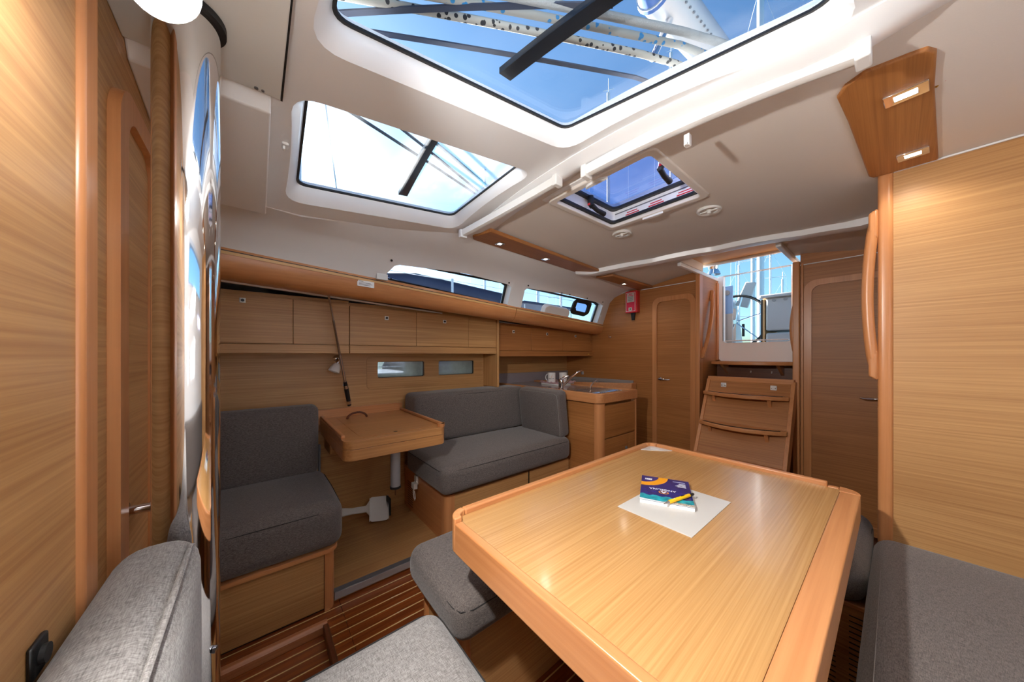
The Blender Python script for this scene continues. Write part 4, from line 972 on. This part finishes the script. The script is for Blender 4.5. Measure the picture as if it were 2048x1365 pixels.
for r0, (v0, us) in enumerate(((.882, (.075, .115, .155, .195)), (.846, (.075, .118, .152, .19)))):
    for u0 in us: MB().prism([bp(u, v, ht) for u, v in ((u0, v0-.015), (u0+.034, v0-.015), (u0+.034, v0+.015), (u0, v0+.015))], (0, 0, .0002)).build('heading_block', 'white_print', bk)
for k, w in enumerate((.24, .0, .12, .14, .17, .20, .16)):
    if w: MB().prism([bp(u, v, ht) for u, v in ((.92-w*1.05, .90-.034*k-.006), (.92, .90-.034*k-.006), (.92, .90-.034*k+.006), (.92-w*1.05, .90-.034*k+.006))], (0, 0, .0002)).build('print_line', 'white_print', bk)
pn = thing('pen', 'yellow ballpoint pen lying on the booklet', 'pen', (-.414, 1.0, zt+.018))
A, B = Vector((-.432, .932, zt+BT+.0092)), Vector((-.403, 1.070, zt+BT+.0092)); dn = (B-A).normalized()
MB().tube([A+dn*.022, A+dn*.024, A+dn*.118, A+dn*.12], [.0045, .0056, .0056, .005], 16).build('barrel', 'pen_yellow', pn)
MB().tube([A, A+dn*.005, A+dn*.022], [.0008, .0016, .0046], 14).build('tip', 'steel', pn)
MB().tube([A+dn*.12, A+dn*.136, A+dn*.141], [.0048, .0046, .003], 14).build('clicker', 'black', pn)
MB().tube([A+dn*.08+Vector((0, 0, .0056)), A+dn*.095+Vector((0, 0, .0056))], [.0014, .0014], 8).build('clip_slot', 'black', pn)
for q in (.040, .044, .048): MB().tube([A+dn*q+Vector((-.0012, 0, .0056)), A+dn*(q+.0015)+Vector((.0012, 0, .0056))], .0004, 5).build('pen_print', 'white_print', pn)

# ---- bench on the centre line, under the table edge
t = thing('bench_locker', 'wooden bench locker half hidden under the table', 'seat locker', (-.93, .9, 0))
boxo('body', (-1.05, .475, 0), (-.80, 1.38, .335), 'veneer_y', t, 0)
boxo('end_panel', (-1.02, .462, 0), (-.83, .476, .33), 'veneer_z', t, .001)
for x in (-1.062, -.838): MB().prism([(a, b, 0) for a, b in rr(x, x+.045, .455, .50, .02)], (0, 0, .333)).build('corner_post', 'trim_z', t)
bn = cushion('bench_cushion', (-1.125, .425, .335), (-.745, 1.42, .462), .045, (.004, .006, .01), label='dark grey bench cushion tucked under the table edge', seams=None, n=8)
seamline(bn, [(-1.123, .8, .434), (-1.123, .47, .434), (-1.11, .444, .436), (-1.085, .432, .437), (-.79, .428, .436), (-.76, .438, .435), (-.748, .47, .434), (-.747, .8, .434)])

# ---- forward leg of the port settee, near the camera
t = thing('settee_locker', 'wooden locker under the near light grey seat cushion', 'seat locker', (-.35, .1, 0))
boxo('front', (-.72, .325, 0), (-.05, .345, .345), 'veneer_x', t, .002); boxo('side', (-.735, -.16, 0), (-.715, .33, .345), 'veneer_y', t, .002); boxo('top', (-.715, -.16, .335), (.6, .325, .348), 'veneer_y', t, 0)
ns = cushion('seat_cushion', (-.785, -.065, .35), (-.052, .375, .486), .045, (.004, .004, .010), label='light grey seat cushion at the near end of the table', seams=None, mat='fabric_light', n=9)
P = [(-.05, .368, .470)]+[(x, y, .470) for x, y in rr(-.778, .2, -.06, .368, .05, 6)[21:28]]+[(-.778, .1, .470), (-.778, -.05, .470)]
seamline(ns, P)
bc_ = cushion('back_cushion', (-.748, -.165, .46), (.3, -.070, .858), .038, (.006, .010, .004), label='light grey piped back cushion against the forward bulkhead', seams=None, mat='fabric_light', n=10)
P = [(-.738, -.085, .50), (-.738, -.082, .70), (-.736, -.081, .80), (-.728, -.0805, .838), (-.70, -.080, .850), (-.60, -.079, .8535), (-.3, -.078, .855), (.2, -.078, .855)]
MB().tube(P, .0034, 8).build('piping', 'fabric_light', bc_)

sk = thing('socket', 'small black socket on the forward bulkhead behind the near cushion', 'socket', (-.555, -.17, .90))
boxo('plate', (-.552, -.17, .835), (-.522, -.165, .868), 'black', sk, .004)
MB().cyl((-.537, -.165, .852), (-.537, -.161, .852), .009, 16).build('cap', 'black_rubber', sk)

# ---- port settee run and its aft leg
t = thing('settee_locker', 'wooden locker under the long port settee cushion', 'seat locker', (.3, .9, 0))
boxo('front', (-.03, .35, 0), (-.01, 1.795, .345), 'veneer_y', t, .002); boxo('top', (-.03, .35, .335), (.655, 1.795, .348), 'veneer_y', t, 0)
ps = cushion('settee_cushion', (-.05, .38, .35), (.50, 1.796, .487), .05, (.004, .002, .012), label='long grey port settee cushion against the half bulkhead', seams=None, n=10)
seamline(ps, [(-.028, .6, .477), (-.028, 1.0, .4795), (-.027, 1.5, .479), (-.026, 1.76, .477)], .0013, 'stitch')
pb = cushion('back_cushion', (.50, -.16, .49), (.62, 1.79, .84), .04, (.01, 0, .004), label='grey back cushion along the port hull side', seams=None, n=10)
t = thing('settee_locker', 'slotted veneer locker under the aft settee cushion', 'seat locker', (-.28, 1.72, 0))
vp = boxo('slotted_panel', (-.5, 1.495, 0), (-.035, 1.513, .348), 'veneer_x', t, .001)
boxo('box', (-.49, 1.513, 0), (-.045, 1.93, .345), 'veneer_y', t, 0)
for k in range(15):
    for x0, x1 in ((-.30, -.225), (-.19, -.125), (-.095, -.052)): boxo('vent_slot', (x0, 1.4942, .055+.0175*k), (x1, 1.4958, .0585+.0175*k), 'black', vp, 0)
boxo('pale_lip', (-.5, 1.482, .335), (-.037, 1.497, .349), 'trim_x', t, .003)
ac = cushion('seat_cushion', (-.50, 1.455, .35), (-.056, 1.985, .488), .05, (.004, .004, .012), label='grey aft settee cushion between table and port bulkhead post', seams=None)
seamline(ac, [(-.45, 1.459, .455), (-.12, 1.457, .455), (-.08, 1.47, .455), (-.062, 1.50, .456), (-.058, 1.9, .456)])

# ---- L-shaped wooden rails on the sole
t = thing('floor_rails', 'low wooden rails forming a corner on the striped floor', 'floor rail', (-1.45, .1, 0))
MB().prism([(-1.512, -.2, 0), (-1.485, -.2, 0), (-1.485, -.2, .03), (-1.495, -.2, .042), (-1.512, -.2, .042)], (0, .43, 0)).build('rail', 'teak_y', t, bevel=.003)
MB().prism([(-1.485, .212, 0), (-1.485, .232, 0), (-1.485, .232, .036), (-1.485, .226, .042), (-1.485, .212, .042)], (.36, 0, 0)).build('rail', 'dark_wood', t, bevel=.003)

# ================================================================== OUTSIDE
sea = MB().prism([(-120, -120, -.9), (120, -120, -.9), (120, 120, -.9), (-120, 120, -.9)], (0, 0, -.1)).build('water', 'water')
tag(sea, 'flat marina water around the boat', 'water'); sea['kind'] = 'stuff'
# ---- ropes and straps led over the skylights
def deck(x, y, h=.13): return (x, y, roof(x, y)+h)
def rope(name, label, a, b, r, mat, ext=(.5, .35), h=.13, cat='rope', grp=None):
    a, b = Vector(a), Vector(b); d = (b-a); A = a-d*ext[0]; B = b+d*ext[1]; z = lambda p: Vector((p.x, p.y, roof(p.x, p.y)+h))
    o = MB().tube([z(A.lerp(B, i/14)) for i in range(15)], r, 10).build(name, mat); tag(o, label, cat, grp); return o
rope('rope', 'cream rope with black flecks across the port skylight', (-.735, .183, 0), (-.39, .98, 0), .0085, 'rope_black')
rope('rope', 'cream rope with blue flecks across the port skylight', (-.634, .322, 0), (-.33, .98, 0), .0085, 'rope_blue', (.9, .35))
rope('rope', 'plain white rope nearest the aft corner of the port skylight', (-.50, .519, 0), (-.28, .98, 0), .009, 'rope_white', (1.6, .35), .125)
def strap(label, a, b, w, mat, ext=(.4, .3), h=.12):
    a, b = Vector((*a, 0)), Vector((*b, 0)); d = (b-a); A = a-d*ext[0]; B = b+d*ext[1]; n = d.cross(Vector((0, 0, 1))).normalized()*w/2; L = []
    for i in range(15):
        p = A.lerp(B, i/14); z = roof(p.x, p.y)+h; L.append([(p.x+n.x, p.y+n.y, z), (p.x-n.x, p.y-n.y, z), (p.x-n.x, p.y-n.y, z+.004), (p.x+n.x, p.y+n.y, z+.004)])
    tag(MB().loft(L).build('deck_strap', mat), label, 'strap')
strap('dark flat line crossing the whole port skylight', (-.80, .204), (-.485, .947), .012, 'strap_dark')
strap('dark flat line across the forward corner of the port skylight', (-.80, .13), (-.50, .52), .013, 'strap_dark')
strap('teal flat line across the forward corner of the port skylight', (-.76, .10), (-.62, .30), .016, 'strap_teal')
strap('dark line across the starboard skylight, nearest its outer edge', (-1.06, .16), (-1.40, .968), .011, 'strap_dark')
strap('grey line across the starboard skylight between two others', (-1.013, .24), (-1.343, .886), .010, 'strap_dark')
strap('teal line across the starboard skylight, nearest the centre', (-1.02, .351), (-1.282, .89), .013, 'strap_teal')
# ---- kicker strut and boom above
t = thing('boom', 'grey aluminium boom end above the port skylight', 'boom', (-.78, 1.55, 3.02))
MB().tube([(-.78, 1.58, 3.05), (-.78, 2.6, 3.215), (-.78, 5.2, 3.6)], .10, 24).build('spar', 'aluminium', t)
MB().tube([(-.78, 1.50, 3.03), (-.78, 1.57, 3.045), (-.78, 1.60, 3.05)], [.05, .085, .106], 24).build('end_cap', 'wire_blue', t)
for k in range(22): MB().cyl((-.70, 1.66+.05*k, 3.00+.0081*k), (-.694, 1.66+.05*k, 2.996+.0081*k), .006, 8).build('rivet', 'alu_dark', t)
MB().tube([(-.78, 1.75, 2.98), (-.80, 1.6, 2.7)], .02, 10).build('fitting', 'chrome', t)

# ---- masts of other boats
def mast(label, x, y, h, r=.09, sp=(.5, .75)):
    t = thing('mast', label, 'mast', (x, y, -.5))
    MB().tube([(x, y, -.5), (x, y, h)], r, 12).build('spar', 'rig', t)
    az = math.atan2(y, x)+math.pi/2; e = Vector((math.cos(az), math.sin(az), 0)); tips = []
    for f in sp:
        z = h*f; w = .9; MB().tube([Vector((x, y, z))-e*w, Vector((x, y, z)), Vector((x, y, z))+e*w], .025, 6).build('spreader', 'rig', t)
    for s in (-1, 1):
        MB().tube([Vector((x, y, h-.2)), Vector((x, y, h*sp[-1]))+e*w*s, Vector((x, y, h*sp[0]))+e*w*s, Vector((x, y, .6))+e*w*1.1*s], .007, 5).build('shroud', 'rig', t)
    MB().tube([(x, y, h), (x, y, h+.7)], .012, 5).build('aerial', 'rig', t)
    MB().tube([Vector((x, y, h))-e*.25+Vector((0, 0, .15)), Vector((x, y, h))+e*.25+Vector((0, 0, .15))], .015, 5).build('wind_vane', 'rig', t)
    return t
for x, y, h, r, lb in ((-8.69, 13.07, 13.7, .075, 'white mast whose top shows low in the port skylight and in the hatch'),
                     (-3.26, 14.97, 15.6, .11, 'tallest white mast seen through skylight and companionway'),
                     (-8.60, 19.50, 19.5, .075, 'distant mast behind the ropes of the port skylight'),
                     (-16.58, 11.32, 13.0, .075, 'white mast showing at the corner of the starboard skylight'),
                     (-11.55, 11.15, 10.0, .075, 'mast behind the forward end of the galley window'),
                     (-14.86, 16.59, 10.4, .075, 'mast behind the middle of the galley window'),
                     (-8.20, 31.05, 8.6, .075, 'distant mast left in the companionway view'),
                     (-5.74, 24.58, 9.6, .11, 'thick mast behind the steering wheel'),
                     (-6.04, 30.53, 9.4, .075, 'distant mast over the white cockpit table'),
                     (-6.82, 39.06, 8.4, .075, 'thin far mast right of the cockpit table')):
    mast(lb, x, y, h, r)

# ---- neighbouring boat to starboard
t = thing('neighbour_yacht', 'white yacht with navy covers moored alongside to starboard', 'boat', (-6, 3.5, -.9))
def hullx(y, f): w = 1.75*(1-((y-3.2)/7.2)**2)**.5 if abs(y-3.2) < 7.1 else .2; return w*f
ysn = [-3.8+14*i/16 for i in range(17)]
MB().loft([[(-6.2+hullx(y, 1), y, .35), (-6.2+hullx(y, .85), y, -.9), (-6.2-hullx(y, .85), y, -.9), (-6.2-hullx(y, 1), y, .35)] for y in ysn]).build('hull', 'hull_white', t, ang=50)
MB().loft([[(-6.2+hullx(y, .6), y, .34), (-6.2+hullx(y, .45), y, .34+.5*min(1, (y+1)/2)), (-6.2-hullx(y, .45), y, .34+.5*min(1, (y+1)/2)), (-6.2-hullx(y, .6), y, .34)] for y in [-.8+.5*i for i in range(13)]]).build('coachroof', 'hull_white', t, ang=50)
MB().loft([[(-6.2+1.15*math.cos(R(a)), y, .8+k*math.sin(R(a))) for a in range(0, 181, 15)] for y, k in ((2.2, .35), (2.6, .95), (3.3, 1.15), (4.2, 1.12))], caps=True).build('sprayhood', 'navy', t)
MB().tube([(-6.2, .6, 2.35), (-6.2, 2.5, 2.55), (-6.2, 5.2, 2.5)], [.16, .26, .15], 14).build('rolled_awning', 'navy', t)
MB().tube([(-6.2, -1.6, 3.4), (-6.2, 1.5, 3.42), (-6.2, 6.0, 3.45)], [.34, .44, .40], 14).build('sun_blocker', 'navy', t)  # added out of view to keep sun patches from coming through the coachroof windows
MB().tube([(-6.2, .5, .4), (-6.2, .5, 12)], .08, 12).build('mast', 'rig', t)
for k in range(8):
    y = -2.4+1.5*k; MB().tube([(-6.2+hullx(y, .97), y, .35), (-6.2+hullx(y, .97), y, 1.0)], .014, 6).build('stanchion', 'rig', t)
MB().tube([(-6.2+hullx(y, .97), y, .98) for y in [-2.4+.75*i for i in range(15)]], .006, 5).build('guard_wire', 'rig', t)
MB().tube([(-4.9, 1.0, .4), (-5.2, 1.0, 2.9), (-6.2, .5, 9)], .01, 5).build('shroud', 'rig', t)
bim = boxo('bimini', (-7.2, 4.6, 2.3), (-5.2, 6.4, 2.36), 'navy', t, .02)
for x in (-7.1, -5.3):
    for y in (4.7, 6.3): MB().tube([(x, y, .4), (x, y, 2.3)], .015, 6).build('bimini_pole', 'rig', t)
# own side deck and rail seen through the coachroof windows
t = thing('side_deck', 'white side deck with dark sail cover beyond the starboard windows', 'deck', (-2.6, 1.5, 1.3))
boxo('deck_plate', (-3.0, -1.5, 1.30), (-2.82, 3.5, 1.345), 'hull_white', t, .01)
MB().tube([(-2.95, -.6, 1.345), (-2.95, -.6, 1.95)], .013, 8).build('stanchion', 'rig', t); MB().tube([(-2.95, 1.6, 1.345), (-2.95, 1.6, 1.95)], .013, 8).build('stanchion', 'rig', t); MB().tube([(-2.95, 3.3, 1.345), (-2.95, 3.3, 1.95)], .013, 8).build('stanchion', 'rig', t)
for z in (1.64, 1.93): MB().tube([(-2.95, -2, z), (-2.95, 5, z)], .004, 6).build('guard_wire', 'rig', t)
MB().tube([(-2.9, .2, 1.9), (-2.84, 2.2, 1.36)], .012, 8).build('sheet_rope', 'rope_white', t)

# ---- cockpit seen through the companionway
ck = thing('cockpit', 'white cockpit moulding aft of the companionway', 'cockpit', (-.8, 4.8, .7))
boxo('sole', (-2.4, 3.62, .62), (.6, 6.6, .70), 'hull_white', ck, 0)
boxo('bench', (-2.4, 3.62, .70), (-1.75, 5.2, 1.16), 'hull_white', ck, .02); boxo('bench', (.1, 3.62, .70), (.6, 5.2, 1.16), 'hull_white', ck, .02)
hs = thing('cockpit_table', 'white cockpit table box with upper and lower panels', 'cockpit table', (-.82, 4.6, .7))
boxo('pedestal', (-.945, 4.55, .70), (-.70, 5.2, 1.40), 'hull_white', hs, .02)
boxo('upper_box', (-.945, 4.55, 1.425), (-.70, 5.2, 1.80), 'hull_white', hs, .02)
boxo('lid', (-.99, 4.5, 1.80), (-.66, 5.25, 1.835), 'hull_white', hs, .01)
boxo('hinged_leaf', (-.975, 4.56, 1.20), (-.955, 5.2, 1.79), 'deck_tan', hs, .003); boxo('leaf_edge', (-.99, 4.555, 1.20), (-.976, 5.2, 1.79), 'black', hs, .002)
for x in (-.87, -.77): MB().cyl((x, 4.549, 1.77), (x, 4.544, 1.77), .018, 14).build('button', 'plastic_grey', hs)
wl = thing('steering_wheel', 'large black-rimmed steering wheel seen through the companionway', 'wheel', (-1.53, 5.6, 1.66))
c = Vector((-1.53, 5.6, 1.645)); ex, ez = Vector((1, .0, 0)), Vector((0, .12, .99))
MB().tube([c+(ex*math.cos(R(a))+ez*math.sin(R(a)))*.40 for a in range(0, 361, 9)], .019, 10, False).build('rim', 'black_rubber', wl)
for a in (0, 60, 120, 180, 240, 300): MB().tube([c, c+(ex*math.cos(R(a+18))+ez*math.sin(R(a+18)))*.40], .008, 8).build('spoke', 'chrome', wl)
MB().cyl(c-Vector((0, .03, 0)), c+Vector((0, .10, 0)), .03, 16).build('hub', 'chrome', wl)
pd = thing('helm_pedestal', 'white helm pedestal with blue cover and instrument pod', 'pedestal', (-1.7, 5.85, .7))
MB().loft([[(-1.9, 5.68, .7), (-1.5, 5.68, .7), (-1.5, 6.1, .7), (-1.9, 6.1, .7)], [(-1.84, 5.70, 1.5), (-1.56, 5.70, 1.5), (-1.56, 6.05, 1.5), (-1.84, 6.05, 1.5)], [(-1.82, 5.72, 2.03), (-1.62, 5.72, 2.03), (-1.62, 6.0, 2.03), (-1.82, 6.0, 2.03)]]).build('column', 'hull_white', pd, bevel=.02)
boxo('peach_cover', (-1.60, 5.66, 1.37), (-1.54, 5.70, 1.86), 'cover_peach', pd, .01)
MB().prism([(-1.60, 5.85, 1.93), (-1.44, 5.85, 1.87), (-1.33, 5.85, 2.25), (-1.46, 5.85, 2.28)], (0, .06, 0)).build('instrument_pod', 'hull_white', pd, bevel=.015)
boxo('gas_lever', (-1.48, 5.74, 1.43), (-1.45, 5.78, 1.62), 'black', pd, .006)
bp_ = boxo('washboard', (-1.13, 3.66, 1.56), (-1.02, 3.68, 1.84), 'screen_blue', None, .004); tag(bp_, 'blue washboard panel at the left of the companionway opening', 'panel')
boxo('lower_board', (-1.13, 3.655, 1.20), (-1.02, 3.685, 1.56), 'hull_white', bp_, .004); boxo('base_board', (-1.16, 3.61, .70), (-1.0, 3.70, 1.21), 'hull_white', bp_, .004)
MB().cyl((-1.065, 3.658, 1.77), (-1.065, 3.645, 1.77), .025, 16).build('lock', 'plastic_grey', bp_)
wc = thing('winch', 'chrome winch on the cabin top above the companionway', 'winch', (-1.16, 3.3, 1.93))
MB().lathe([(0, 0), (.06, 0), (.055, .02), (.04, .05), (.05, .09), (0, .095)], (-1.12, 3.45, 1.93), (0, 0, 1), 20).build('drum', 'chrome', wc)
MB().tube([(-1.12, 3.45, 2.02), (-1.17, 3.45, 2.12)], .012, 8).build('handle', 'chrome', wc)
# shore buildings and quay low on the horizon
q = boxo('quay', (-60, 70, -.9), (60, 74, 1.4), 'hull_white', None, 0); tag(q, 'pale quay far behind the masts', 'quay')
